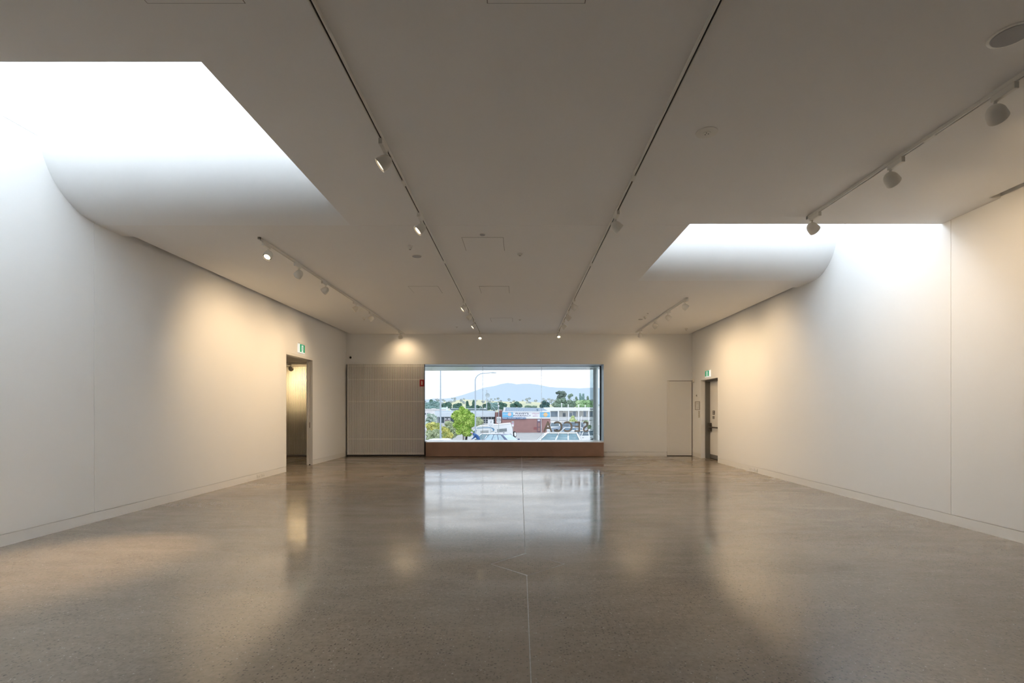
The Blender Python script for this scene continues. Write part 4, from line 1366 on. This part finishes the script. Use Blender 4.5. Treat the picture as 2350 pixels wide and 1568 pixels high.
for x, yy in ((1289, 926.5), (1304, 930), (1328, 930), (1343, 931)):
    q0 = at(x, 935.4, Yw + 2)
    q1 = at(x, yy, Yw + 2)
    MB().cyl(q0, q1, 0.1, n=8).lathe([(0.16, 0), (0.16, 0.15)], q1, (0, 0, 1), 10).build('flue', PALEB, wb_)

# --------------------------------------------------- street furniture
STEELP = mat('pale_grey_post', (0.48, 0.55, 0.62), 0.5, metal=0.2, var=0.05)
RUSTP = mat('brown_post_base', (0.35, 0.27, 0.24), 0.7)


def ground_at(x, Y):
    return gz((x - VX) * Y / F_PX, Y)


Yl = 31.2
bx_ = at(1011, 900, Yl).x
lp = empty('lamp_post', (bx_, Yl, gz(bx_, Yl)))
tag(lp, 'tall tapered grey lamp post in front of the shrubs', 'lamp post')
MB().cyl((bx_, Yl, gz(bx_, Yl)), (bx_, Yl, 6.6), 0.062, 0.026, 14).build('pole', STEELP, lp, smooth=50)
MB().cyl((bx_, Yl, gz(bx_, Yl)), (bx_, Yl, gz(bx_, Yl) + 1.05), 0.068, 0.066, 14).build('base_sleeve', RUSTP, lp, smooth=50)
MB().tube([(bx_, Yl, 6.55), (bx_ + 0.2, Yl, 6.75), (bx_ + 0.9, Yl, 6.85)], 0.03, 8).build('arm', STEELP, lp)
MB().box(bx_ + 0.85, bx_ + 1.35, Yl - 0.12, Yl + 0.12, 6.8, 6.9).build('lamp_head', GALV, lp, bevel=0.02)

Ys = 44.2
sl = empty('street_light', (at(1091, 900, Ys).x, Ys, ground_at(1091, Ys)))
tag(sl, 'curved arm street light rising behind the lime tree', 'street light')
gp0 = Vector((at(1091, 900, Ys).x, Ys, ground_at(1091, Ys)))
MB().tube([gp0, at(1091, 940, Ys), at(1090.6, 872, Ys), at(1092.2, 867, Ys), at(1096, 862, Ys), at(1102, 858.5, Ys), at(1108, 857, Ys), at(1130, 855.4, Ys)],
          [0.075, 0.06, 0.05, 0.045, 0.042, 0.04, 0.036, 0.03], 10).build('pole', STEELP, sl, smooth=60)
q = at(1130, 855.4, Ys)
MB().prism([(q.x - 0.1, q.z - 0.05), (q.x + 0.32, q.z - 0.045), (q.x + 0.36, q.z + 0.0), (q.x + 0.05, q.z + 0.06), (q.x - 0.1, q.z + 0.03)], Ys - 0.12, Ys + 0.12, 'y').build('lamp_head', GALV, sl, bevel=0.01)


def sign_post(name, label, xpx, Y, plates, top_px, r=0.028, group=None):
    b = Vector((at(xpx, 900, Y).x, Y, ground_at(xpx, Y)))
    root = empty(name, b)
    tag(root, label, 'road sign', group)
    MB().cyl(b, at(xpx, top_px, Y), r, n=8).build('post', GALV, root)
    for (x0, x1, y0, y1, fn) in plates:
        pl = pbox(x0, x1, y0, y1, Y - 0.06, 0.02).build('plate', SIGNW, root, bevel=0.006)
        fn(pl, Y - 0.065)
    return root


DG = mat('dark_grey_print', (0.16, 0.20, 0.22), 0.6)


def face10(pl, Y):
    c = at(1144.6, 964, Y)
    k = Y / F_PX
    MB().lathe([(4.7 * k, 0), (4.7 * k, 0.006), (3.9 * k, 0.006), (3.9 * k, 0)], c, (0, -1, 0), 32, cap=False).build('ring', DG, pl)
    ptext('10', 1144.6, 964, 3.9, DG, pl, Y - 0.003, 1.0, bold=0.004)


def face1p(pl, Y):
    ptext('1P', 1126.3, 969.4, 3.4, DG, pl, Y - 0.003, 1.0)
    for (a, b, y, h) in ((1121.5, 1130.5, 965.4, 0.5), (1122.5, 1130, 973.3, 0.4), (1122.5, 1125.5, 976.5, 0.8), (1126.8, 1130, 976.6, 0.8)):
        pbox(a, b, y - h, y + h, Y - 0.006, 0.004).build('print_line', mat('grey_sign_print', (0.55, 0.58, 0.60), 0.6), pl)


def facepk(pl, Y):
    pbox(1175.6, 1178.4, 967.8, 970.2, Y - 0.006, 0.004).build('dark_square', DG, pl)
    pbox(1175.4, 1178.4, 970.8, 974, Y - 0.006, 0.004).build('red_square', mat('mauve_print', (0.55, 0.25, 0.42), 0.6), pl)


sign_post('speed_sign', 'white speed sign with 10 in a dark ring before the camper van', 1144.6, 47, [(1139.6, 1149.8, 957.2, 970.8, face10)], 956.2)
sign_post('parking_sign', 'wide white parking sign left of the ringed speed sign', 1126.2, 45, [(1119.6, 1132.4, 963, 979, face1p)], 962.5)
sign_post('parking_sign', 'small white and mauve sign against the brick wall behind the camper van', 1177, 60, [(1174.6, 1179.2, 967.2, 979, facepk)], 966.8)
Yg = 84.0
for k, (x, y, top) in enumerate(((1144.6, 932, 0), (1143.2, 927, 0))):
    yy = Yg + k * 25
    b0 = Vector((at(x, y, yy).x, yy, -2.4))
    gl = empty('globe_lamp', b0)
    tag(gl, ('white globe lamp on a thin pole above the ringed speed sign', 'farther white globe lamp just above the nearer globe')[k], 'street lamp')
    MB().cyl(b0, at(x, y, yy), 0.045, n=8).build('pole', STEELP, gl)
    MB().lathe([(0.01, -0.15), (0.08, -0.13), (0.15, 0), (0.08, 0.13), (0.01, 0.15)], at(x, y, yy), (0, 0, 1), 14).build('globe', SIGNW, gl, smooth=80)
Yf = 47.5
fpn = MB().tube([Vector((at(1330, 900, Yf).x, Yf, ground_at(1330, Yf))), at(1331, 990, Yf), at(1334, 962, Yf), at(1335, 955, Yf)], 0.03, 8).build('white_pole', SIGNW)
tag(fpn, 'thin leaning white pole between the E and S of the lettering', 'pole')
Yk = 40
MB_ = MB()
fx0, fx1 = at(990, 1000, Yk).x, at(1012, 1000, Yk).x
fe = empty('timber_fence', ((fx0 + fx1) / 2, Yk, gz(fx0, Yk)))
tag(fe, 'low timber rail fence in front of the shrubs by the lamp post', 'fence')
TIMB = mat('weathered_timber', (0.50, 0.44, 0.40), 0.9)
MB().cyl(at(990, 993.5, Yk), at(1011.5, 993.5, Yk), 0.035, n=8).build('rail', TIMB, fe)
for x in (991, 1009.5):
    q = at(x, 992, Yk)
    MB().cyl((q.x, Yk, gz(q.x, Yk)), q, 0.05, n=8).build('post', TIMB, fe)

# --------------------------------------------------- vehicles
CARW = mat('white_car_paint', (0.88, 0.89, 0.91), 0.25, var=0.01, coat=0.6)
CARN = mat('navy_car_paint', (0.10, 0.14, 0.26), 0.25, var=0.02, coat=0.6)
CARG = mat('blue_grey_car_paint', (0.30, 0.36, 0.45), 0.25, var=0.02, coat=0.6)
CARS = mat('silver_car_paint', (0.66, 0.69, 0.72), 0.25, metal=0.3, var=0.02, coat=0.6)
CGLASS = mat('car_window_glass', (0.25, 0.40, 0.46), 0.06, var=0.35, vscale=2.5, spec=0.8)
CGLASSD = mat('dark_car_glass', (0.12, 0.17, 0.21), 0.06, var=0.3, vscale=2.5, spec=0.8)
TYRE = mat('black_tyre', (0.03, 0.03, 0.03), 0.9)
RIM = mat('silver_wheel_rim', (0.62, 0.64, 0.66), 0.35, metal=0.5)
ARCH = mat('dark_wheel_arch', (0.02, 0.02, 0.022), 0.9)
HLAMP = mat('clear_headlamp', (0.75, 0.78, 0.8), 0.1, spec=0.8)
TLAMP = mat('red_tail_lamp', (0.45, 0.03, 0.03), 0.2)
LOWERP = mat('black_lower_trim', (0.05, 0.05, 0.055), 0.7)

STY = {   # side profile: body line (u along the length, v share of height), cabin (bottom rear/front, top rear/front), belt, panes
    'sedan': dict(line=[(0.5, .30), (0.495, .44), (0.45, .53), (0.23, .60), (0.18, .63), (-0.34, .655), (-0.46, .64), (-0.495, .55), (-0.5, .30)],
                  cab=(-0.37, 0.235, -0.19, 0.05), belt=.62, split=[0.05, 0.38, 0.66, 0.95]),
    'hatch': dict(line=[(0.5, .30), (0.495, .45), (0.45, .54), (0.25, .61), (0.2, .64), (-0.40, .67), (-0.485, .66), (-0.5, .55), (-0.495, .30)],
                  cab=(-0.475, 0.25, -0.36, 0.06), belt=.63, split=[0.06, 0.36, 0.66, 0.95]),
    'estate': dict(line=[(0.5, .30), (0.495, .43), (0.45, .52), (0.23, .55), (0.18, .57), (-0.44, .59), (-0.49, .585), (-0.5, .52), (-0.495, .30)],
                   cab=(-0.485, 0.235, -0.41, 0.065), belt=.565, split=[0.05, 0.31, 0.60, 0.95]),
    'wagon4': dict(line=[(0.5, .32), (0.495, .50), (0.46, .58), (0.27, .62), (0.22, .64), (-0.46, .66), (-0.495, .65), (-0.5, .50), (-0.495, .32)],
                   cab=(-0.49, 0.27, -0.44, 0.12), belt=.63, split=[0.04, 0.30, 0.60, 0.95]),
}


def car(name, label, style, x, y, heading, paint, L=4.4, W=1.75, Ht=1.45, group=None, glass=None, rails=False, cat='car'):
    S = STY[style]
    glass = glass or CGLASS
    root = empty(name, (x, y, gz(x, y)), heading)
    tag(root, label, cat, group)
    gc = 0.13
    line = [(u * L, v * Ht) for u, v in S['line']]
    prof = line + [(-0.47 * L, 0.16 * Ht + 0.02), (0.47 * L, 0.15 * Ht + 0.02)]
    cxp = 0.0
    czp = 0.40 * Ht

    def ring(k, yy):
        return [((u - cxp) * (1 - 0.02 * k) + cxp, yy, (v - czp) * (1 - 0.07 * k) + czp) for u, v in prof]
    b = MB()
    hw = W / 2
    rings = [ring(1.6, -hw + 0.0), ring(0.5, -hw + 0.035), ring(0, -hw + 0.16), ring(-0.25, 0), ring(0, hw - 0.16), ring(0.5, hw - 0.035), ring(1.6, hw)]
    n = len(prof)
    for r in rings:
        b.v += r
    for j in range(len(rings) - 1):
        for i in range(n):
            k = (i + 1) % n
            b.f.append((j * n + i, j * n + k, (j + 1) * n + k, (j + 1) * n + i))
    b.f.append(tuple(range(n - 1, -1, -1)))
    b.f.append(tuple((len(rings) - 1) * n + i for i in range(n)))
    b.build('body', paint, root, smooth=38, world=False)
    # cabin
    br_, bf, tr, tf = [u * L for u in S['cab']]
    zb, zt = S['belt'] * Ht - 0.02, Ht
    lv = [(0.0, 0.465), (0.5, 0.43), (0.90, 0.385), (0.975, 0.35), (1.0, 0.27)]
    c = MB()
    for t, wf in lv:
        te = min(1.0, t / 0.96)
        xr = br_ + (tr - br_) * te + (0.06 if t > 0.95 else 0) * (1 if t < 1 else 2.4)
        xf = bf + (tf - bf) * te - (0.05 if t > 0.95 else 0) * (1 if t < 1 else 2.4)
        z = zb + (zt - zb) * t
        y2 = wf * W
        m1, m2 = xr + (xf - xr) * 0.12, xr + (xf - xr) * 0.88
        c.v += [(xr, -y2 * 0.86, z), (m1, -y2, z), (m2, -y2, z), (xf, -y2 * 0.84, z), (xf + 0.03, 0, z + 0.01), (xf, y2 * 0.84, z), (m2, y2, z), (m1, y2, z), (xr, y2 * 0.86, z), (xr - 0.02, 0, z + 0.01)]
    for j in range(len(lv) - 1):
        for i in range(10):
            k = (i + 1) % 10
            c.f.append((j * 10 + i, j * 10 + k, (j + 1) * 10 + k, (j + 1) * 10 + i))
    c.f.append(tuple((len(lv) - 1) * 10 + i for i in range(10)))
    c.build('cabin', paint, root, smooth=40, world=False)

    def side(sy, u, t):
        xr = br_ + (tr - br_) * t
        xf = bf + (tf - bf) * t
        wv = 0.465 + (0.385 - 0.465) * min(1, t / 0.9)
        return Vector((xr + (xf - xr) * u, sy * (wv * W + 0.016), zb + (zt - zb) * t))
    sp_ = S['split']
    for sy in (-1, 1):
        for a, bb_ in zip(sp_[:-1], sp_[1:]):
            a2, b2_ = a + 0.018, bb_ - 0.018
            pts = [side(sy, a2, .12), side(sy, b2_, .12), side(sy, b2_, .5), side(sy, b2_ - 0.005, .91), side(sy, a2 + 0.005, .91), side(sy, a2, .5)]
            e_ = 0.012
            tp = [side(sy, a2 - e_, .09), side(sy, b2_ + e_, .09), side(sy, b2_ + e_ - 0.005, .945), side(sy, a2 - e_ + 0.005, .945)]
            tr_ = MB()
            tr_.v = [tuple(q - Vector((0, sy * 0.014, 0))) for q in tp] + [tuple(q - Vector((0, sy * 0.035, 0))) for q in tp]
            tr_.f = [(0, 1, 2, 3), (7, 6, 5, 4), (0, 4, 5, 1), (1, 5, 6, 2), (2, 6, 7, 3), (3, 7, 4, 0)]
            tr_.build('window_trim', LOWERP, root, world=False)
            pane = MB()
            nv = len(pts)
            pane.v = [tuple(p) for p in pts] + [tuple(p - Vector((0, sy * 0.012, 0))) for p in pts]
            pane.f = [tuple(range(nv)), tuple(range(2 * nv - 1, nv - 1, -1))] + [(i, i + nv, (i + 1) % nv + nv, (i + 1) % nv) for i in range(nv)]
            pane.build('side_window', glass, root, world=False)
    for nm, e0, e1, off, ww in (('windscreen', bf, tf, 1, 0.84), ('rear_window', br_, tr, -1, 0.86)):
        def e(t, s_):
            wv = 0.465 + (0.385 - 0.465) * min(1, t / 0.9)
            return Vector((e0 + (e1 - e0) * t + off * (0.012 + (0.03 if s_ == 0 and off > 0 else 0.02 if s_ == 0 else 0)), s_ * wv * W * ww * 0.93, zb + (zt - zb) * t))
        p = MB()
        pts = [e(.12, -1), e(.12, 0), e(.12, 1), e(.86, 1), e(.86, 0), e(.86, -1)]
        p.v = [tuple(q) for q in pts]
        p.f = [(0, 1, 4, 5), (1, 2, 3, 4)]
        p.build(nm, glass, root, world=False)
    # wheels
    wr_ = 0.225 * Ht if Ht < 1.6 else 0.21 * Ht
    for ux in (0.315, -0.305):
        for sy in (-1, 1):
            MB().lathe([(wr_ * 1.16, 0), (wr_ * 1.16, 0.02)], (ux * L, sy * (hw - 0.012), wr_), (0, sy, 0), 24).build('wheel_arch', ARCH, root, world=False)
            wo = MB().lathe([(wr_ * 0.6, 0), (wr_ * 0.96, 0), (wr_, 0.03), (wr_, 0.15), (wr_ * 0.95, 0.18), (wr_ * 0.62, 0.175)], (ux * L, sy * (hw - 0.15), wr_), (0, sy, 0), 24).build('wheel', TYRE, root, smooth=40, world=False)
            rmm = MB().lathe([(wr_ * 0.62, 0), (wr_ * 0.6, 0.012), (wr_ * 0.2, 0.005), (wr_ * 0.12, 0.02)], (ux * L, sy * (hw + 0.02), wr_), (0, sy, 0), 16)
            rmm.build('rim', RIM, wo, smooth=40, world=False)
    for sy in (-1, 1):
        MB().box(0.455 * L, 0.492 * L, sy * hw * 0.80 - 0.17, sy * hw * 0.80 + 0.14, 0.42 * Ht, 0.50 * Ht).build('headlamp', HLAMP, root, world=False, bevel=0.02)
        MB().box(-0.497 * L, -0.47 * L, sy * hw * 0.82 - 0.12, sy * hw * 0.82 + 0.12, 0.46 * Ht, 0.58 * Ht).build('tail_lamp', TLAMP, root, world=False, bevel=0.02)
        xm = bf - 0.22
        MB().box(xm - 0.07, xm + 0.07, sy * (hw + 0.07) - 0.08, sy * (hw + 0.07) + 0.06, zb + 0.03, zb + 0.16).build('mirror', paint, root, world=False, bevel=0.03)
        for ud in (sp_[1], sp_[2]):
            q = side(sy, ud - 0.05, 0)
            MB().box(q.x - 0.09, q.x + 0.09, sy * (hw + 0.008) - 0.012, sy * (hw + 0.008) + 0.012, zb - 0.14, zb - 0.11).build('door_handle', LOWERP, root, world=False)
        MB().box(-0.46 * L, 0.46 * L, sy * (hw - 0.02) - 0.01, sy * (hw - 0.02) + 0.01, 0.15 * Ht, 0.22 * Ht).build('sill_trim', LOWERP, root, world=False)
        if rails:
            MB().tube([(tr + 0.1, sy * 0.33 * W, Ht - 0.02), (tr + 0.2, sy * 0.33 * W, Ht + 0.035), (tf - 0.3, sy * 0.33 * W, Ht + 0.035), (tf - 0.2, sy * 0.33 * W, Ht - 0.02)], 0.016, 8).build('roof_rail', GALV, root, world=False)
    MB().box(0.488 * L, 0.503 * L, -0.3, 0.3, 0.33 * Ht, 0.40 * Ht).build('grille', LOWERP, root, world=False)
    return root


def cx_(px, Y):
    return (px - VX) * Y / F_PX


PI = math.pi
car('car', 'white sedan nearest the lamp post, only its roof above the sill', 'sedan', cx_(1022, 29.5), 29.5, 0.0, CARW, 4.6, 1.78, 1.43)
car('car', 'white estate car with roof rails in front of the lettering', 'estate', cx_(1262, 35), 35, PI, CARW, 4.6, 1.76, 1.56, rails=True)
car('car', 'white car parked beside the camper van, behind the man', 'hatch', cx_(1112, 42.6), 42.6, PI, CARW, 4.1, 1.70, 1.46)
car('car', 'dark navy car in front of the camper van rear', 'sedan', cx_(1156, 39.5), 39.5, R(-35), CARN, 4.3, 1.74, 1.40, glass=mat('pale_blue_car_glass', (0.50, 0.66, 0.74), 0.06, var=0.25, vscale=2.0, spec=0.8))
car('car', 'white hatchback parked facing us at the right of the view', 'hatch', cx_(1324, 50), 50, R(205), CARW, 4.3, 1.78, 1.50, glass=CGLASSD)
car('car', 'dark blue grey four wheel drive behind the lettering', 'wagon4', cx_(1306, 68), 68, R(160), CARG, 4.7, 1.85, 1.80, glass=CGLASSD)
car('car', 'white people mover parked by the end of the brick wall', 'wagon4', cx_(1276, 74), 74, R(255), CARW, 4.6, 1.85, 1.95, glass=CGLASSD)
car('car', 'silver car with blue windows farther back in the car park', 'estate', cx_(1301, 60), 60, R(175), CARS, 4.5, 1.8, 1.5, glass=mat('blue_car_glass', (0.16, 0.26, 0.36), 0.06, var=0.3, spec=0.8))

# camper van, side on, facing left, bonnet raised
Yv = 50.0
kv = Yv / F_PX
vx0 = cx_(1124, Yv)
van = empty('camper_van', (vx0, Yv, gz(vx0, Yv)))
tag(van, 'white camper van with raised bonnet and blue swoosh stripes', 'camper van')


def vp(px, py):
    return ((px - VX) * kv, EYE - (py - VY) * kv)


vprof = [vp(*p) for p in ((1064.5, 1024), (1064, 1012), (1067, 1003), (1076, 997), (1085, 990), (1090, 983), (1096, 978), (1130, 974.5), (1171, 971), (1173.5, 976), (1177, 992), (1178, 1010), (1177, 1024))]
van_d = 1.95
b = MB()
lay = [(0.06, Yv), (0.0, Yv + 0.10), (0.0, Yv + van_d - 0.10), (0.06, Yv + van_d)]
cxv = sum(p[0] for p in vprof) / len(vprof)
czv = sum(p[1] for p in vprof) / len(vprof)
for sft, yy in lay:
    for (u, v) in vprof:
        b.v.append((u + (cxv - u) * sft, yy, v + (czv - v) * sft))
n = len(vprof)
for j in range(3):
    for i in range(n):
        k = (i + 1) % n
        b.f.append((j * n + i, (j + 1) * n + i, (j + 1) * n + k, j * n + k))
b.f.append(tuple(range(n)))
b.f.append(tuple(3 * n + i for i in range(n - 1, -1, -1)))
b.build('body', CARW, van, smooth=35)


def vpane(pts, name, m, off=0.02, th=0.03):
    pp = MB()
    q = [vp(*p) for p in pts]
    pp.prism(q, Yv - off, Yv - off + th, 'y')
    return pp.build(name, m, van)


vpane([(1084.5, 1000), (1086, 989.5), (1093.8, 987.3), (1091.5, 998.5)], 'cab_window', CGLASSD)
w1 = vpane([(1102, 989), (1121, 988), (1121, 994.5), (1103, 995.5)], 'side_window', mat('grey_blind_window', (0.45, 0.46, 0.47), 0.3, var=0.15, vscale=4))
w2 = vpane([(1140.8, 985.3), (1163, 983.3), (1163.5, 990.5), (1141.5, 992.5)], 'side_window', mat('grey_glass_window', (0.28, 0.31, 0.33), 0.2, var=0.35, vscale=3))
BLUST = mat('blue_swoosh', (0.10, 0.28, 0.50), 0.4, var=0.1)
vpane([(1094, 982.6), (1110, 981.2), (1126, 981), (1132, 982.6), (1134.6, 985.5), (1133.5, 989.5), (1131.4, 989.2), (1131, 985.8), (1128, 983.3), (1122, 982.4), (1110, 982.5), (1094, 983.6)], 'stripe', BLUST, 0.012, 0.015)
vpane([(1127, 990.4), (1133, 989.8), (1133, 990.8), (1127, 991.4)], 'stripe', DG, 0.012, 0.015)
vpane([(1092, 979.6), (1130, 976.3), (1171, 972.6), (1171, 973.4), (1130, 977.2), (1092, 980.6)], 'roof_gutter', mat('pale_grey_seam', (0.70, 0.70, 0.73), 0.5), 0.02, 0.03)
for px in (1137.5, 1156):
    vpane([(px - 2, 994), (px, 992.6), (px + 2, 993.6), (px + 1, 994.6)], 'door_handle', DG, 0.03, 0.03)
bn = MB().prism([vp(*p) for p in ((1066.5, 1003), (1067.5, 998), (1071.5, 994.8), (1081, 990.6), (1080.5, 992), (1072.5, 996.6), (1069, 1001), (1068, 1004))], Yv + 0.05, Yv + 1.85, 'y').build('bonnet', CARW, van)
vpane([(1067, 1011), (1068.5, 1001), (1073.5, 997.5), (1072, 1010)], 'engine_bay', ARCH, 0.015, 0.03)
vpane([(1074.5, 1003), (1078, 998), (1082, 996.5), (1081, 1001.5)], 'headlamp', DG, 0.02, 0.04)
for px, py in ((1082, 1018), (1160, 1018)):
    q = vp(px, py)
    wv = MB().lathe([(0.2, 0), (0.32, 0), (0.335, 0.03), (0.335, 0.17), (0.3, 0.2), (0.2, 0.19)], (q[0], Yv + 0.12, gz(vx0, Yv) + 0.335), (0, -1, 0), 22).build('wheel', TYRE, van, smooth=40)
    MB().lathe([(0.2, 0), (0.19, 0.012), (0.05, 0.02)], (q[0], Yv - 0.07, gz(vx0, Yv) + 0.335), (0, -1, 0), 16).build('rim', RIM, wv, smooth=40)
    wv = MB().lathe([(0.2, 0), (0.335, 0.03), (0.335, 0.17), (0.2, 0.19)], (q[0], Yv + van_d - 0.15, gz(vx0, Yv) + 0.335), (0, 1, 0), 22).build('wheel', TYRE, van, smooth=40)
q = vp(1178.4, 998)
sw_ = MB().lathe([(0.15, -0.09), (0.30, -0.09), (0.32, 0), (0.30, 0.09), (0.1, 0.1)], (q[0] + 0.08, Yv + 0.55, q[1]), (0.9, -0.45, 0.1), 22).build('spare_wheel', TYRE, van, smooth=40)
MB().lathe([(0.22, 0), (0.2, 0.02), (0.02, 0.03)], Vector((q[0] + 0.08, Yv + 0.55, q[1])) + Vector((0.9, -0.45, 0.1)).normalized() * 0.09, (0.9, -0.45, 0.1), 18).build('wheel_cover', SIGNW, sw_, smooth=40)

# --------------------------------------------------- the man bending over the engine bay
Yn = 41.0
mx_, mz = cx_(1092, Yn), gz(cx_(1092, Yn), Yn)
man = empty('person', (mx_, Yn, mz))
tag(man, 'grey haired man in a blue jacket bending over beside the camper van', 'person')
SKIN = mat('skin', (0.70, 0.42, 0.33), 0.6, var=0.05)
JACK = mat('blue_jacket', (0.06, 0.15, 0.38), 0.8, var=0.15, vscale=6)
TROU = mat('dark_trousers', (0.05, 0.06, 0.09), 0.85)
SHOE = mat('black_shoes', (0.02, 0.02, 0.02), 0.6)
GREYH = mat('grey_hair', (0.62, 0.62, 0.63), 0.9, var=0.12, vscale=30)


def skin_mesh(name, verts, edges, radii, m, parent, root=0, sub=2):
    me = bpy.data.meshes.new(name)
    me.from_pydata(verts, edges, [])
    ob = bpy.data.objects.new(name, me)
    COL.objects.link(ob)
    ob.parent = parent
    md = ob.modifiers.new('skin', 'SKIN')
    md.use_smooth_shade = True
    for v, r in zip(me.skin_vertices[0].data, radii):
        v.radius = (r, r) if not isinstance(r, tuple) else r
        v.use_root = False
    me.skin_vertices[0].data[root].use_root = True
    sb_ = ob.modifiers.new('sub', 'SUBSURF')
    sb_.levels = sb_.render_levels = sub
    dg = bpy.context.evaluated_depsgraph_get()
    m2 = bpy.data.meshes.new_from_object(ob.evaluated_get(dg))
    ob.modifiers.clear()
    ob.data = m2
    m2.materials.clear()
    for q in (m if isinstance(m, (list, tuple)) else [m]):
        m2.materials.append(q)
    for p in m2.polygons:
        p.use_smooth = True
    return ob


# local axes: x to the right of the picture, he faces -x; bent about 45 degrees at the hip
V = [(0.30, 0, 0.92), (0.20, 0, 1.06), (0.06, 0, 1.22), (-0.08, 0, 1.34), (-0.18, 0, 1.40), (-0.26, 0, 1.44), (-0.34, 0, 1.46), (-0.37, 0, 1.52),   # pelvis .. head
     (-0.08, -0.19, 1.33), (-0.14, -0.24, 1.10), (-0.34, -0.20, 0.96),          # near arm (towards the gallery)
     (-0.08, 0.19, 1.33), (-0.14, 0.24, 1.10), (-0.34, 0.20, 0.96),
     (0.28, -0.10, 0.86), (0.18, -0.12, 0.48), (0.26, -0.12, 0.09), (0.10, -0.13, 0.045),
     (0.28, 0.10, 0.86), (0.14, 0.12, 0.48), (0.20, 0.12, 0.09), (0.04, 0.13, 0.045)]
E_ = [(0, 1), (1, 2), (2, 3), (3, 4), (4, 5), (5, 6), (6, 7), (3, 8), (8, 9), (9, 10), (3, 11), (11, 12), (12, 13), (0, 14), (14, 15), (15, 16), (16, 17), (0, 18), (18, 19), (19, 20), (20, 21)]
RD = [(0.13, 0.16), (0.13, 0.15), (0.13, 0.16), (0.11, 0.15), 0.075, 0.062, (0.095, 0.080), (0.085, 0.075), 0.075, 0.055, 0.042, 0.075, 0.055, 0.042, 0.10, 0.068, 0.048, 0.045, 0.10, 0.068, 0.048, 0.045]
body = skin_mesh('body', V, E_, RD, [JACK, SKIN, TROU, SHOE], man)
for p in body.data.polygons:
    c = p.center
    if c.z < 0.10:
        p.material_index = 3
    elif c.z < 0.93:
        p.material_index = 2 if c.x > -0.1 else 1
    elif c.x < -0.235 and c.z > 1.33:
        p.material_index = 1
    elif c.x < -0.30 and c.z < 1.0:
        p.material_index = 1
    else:
        p.material_index = 0
# hair over the back and top of the head, nose, eyes, ear, mouth
hd = Vector((-0.355, 0, 1.49))
hb = MB()
ns, nr = 14, 7
for j in range(nr):
    a = (j / (nr - 1)) * 1.75
    for i in range(ns):
        t_ = 2 * PI * i / ns
        d = Vector((math.sin(a) * math.cos(t_), math.sin(a) * math.sin(t_), math.cos(a)))
        p = Matrix.Rotation(0.75, 3, 'Y') @ Vector((d.x * 0.103, d.y * 0.090, d.z * 0.118))
        hb.v.append(tuple(hd + p))
for j in range(nr - 1):
    for i in range(ns):
        k = (i + 1) % ns
        hb.f.append((j * ns + i, (j + 1) * ns + i, (j + 1) * ns + k, j * ns + k))
hb.build('hair', GREYH, man, smooth=80, world=False)
MB().lathe([(0.004, 0), (0.014, 0.02), (0.018, 0.035)], (-0.475, 0, 1.425), (0.75, 0, 0.5), 10).build('nose', SKIN, man, smooth=60, world=False)
for sy in (-1, 1):
    MB().lathe([(0.002, 0), (0.012, 0.004), (0.012, 0.012)], (-0.452, sy * 0.035, 1.46), (1, 0, 0.1), 10).build('eye', DG, man, world=False)
    MB().lathe([(0.008, 0), (0.028, 0.006), (0.022, 0.02)], (-0.33, sy * 0.085, 1.455), (0, sy, 0), 12).build('ear', SKIN, man, smooth=50, world=False)
MB().box(-0.437, -0.425, -0.022, 0.022, 1.385, 1.391).build('mouth', mat('lips', (0.5, 0.22, 0.2), 0.6), man, world=False)
for sy in (-1, 1):
    w = Vector((-0.34, sy * 0.20, 0.96))
    hv = [tuple(w), tuple(w + Vector((-0.07, 0, -0.03)))]
    he, hr = [(0, 1)], [(0.03, 0.02), (0.038, 0.018)]
    for f_, ln in zip((-1.5, -0.5, 0.5, 1.5), (0.060, 0.072, 0.068, 0.052)):
        i0 = len(hv)
        p = w + Vector((-0.105, f_ * 0.021, -0.045))
        hv += [tuple(p), tuple(p + Vector((-ln * 0.55, f_ * 0.002, -ln * 0.45))), tuple(p + Vector((-ln * 0.85, f_ * 0.003, -ln * 1.05)))]
        he += [(1, i0), (i0, i0 + 1), (i0 + 1, i0 + 2)]
        hr += [0.010, 0.009, 0.0075]
    i0 = len(hv)
    p = w + Vector((-0.05, -sy * 0.042, -0.025))
    hv += [tuple(p), tuple(p + Vector((-0.03, -sy * 0.018, -0.025))), tuple(p + Vector((-0.055, -sy * 0.012, -0.05)))]
    he += [(0, i0), (i0, i0 + 1), (i0 + 1, i0 + 2)]
    hr += [0.012, 0.0105, 0.009]
    skin_mesh('hand', hv, he, hr, SKIN, man, 0, 1)
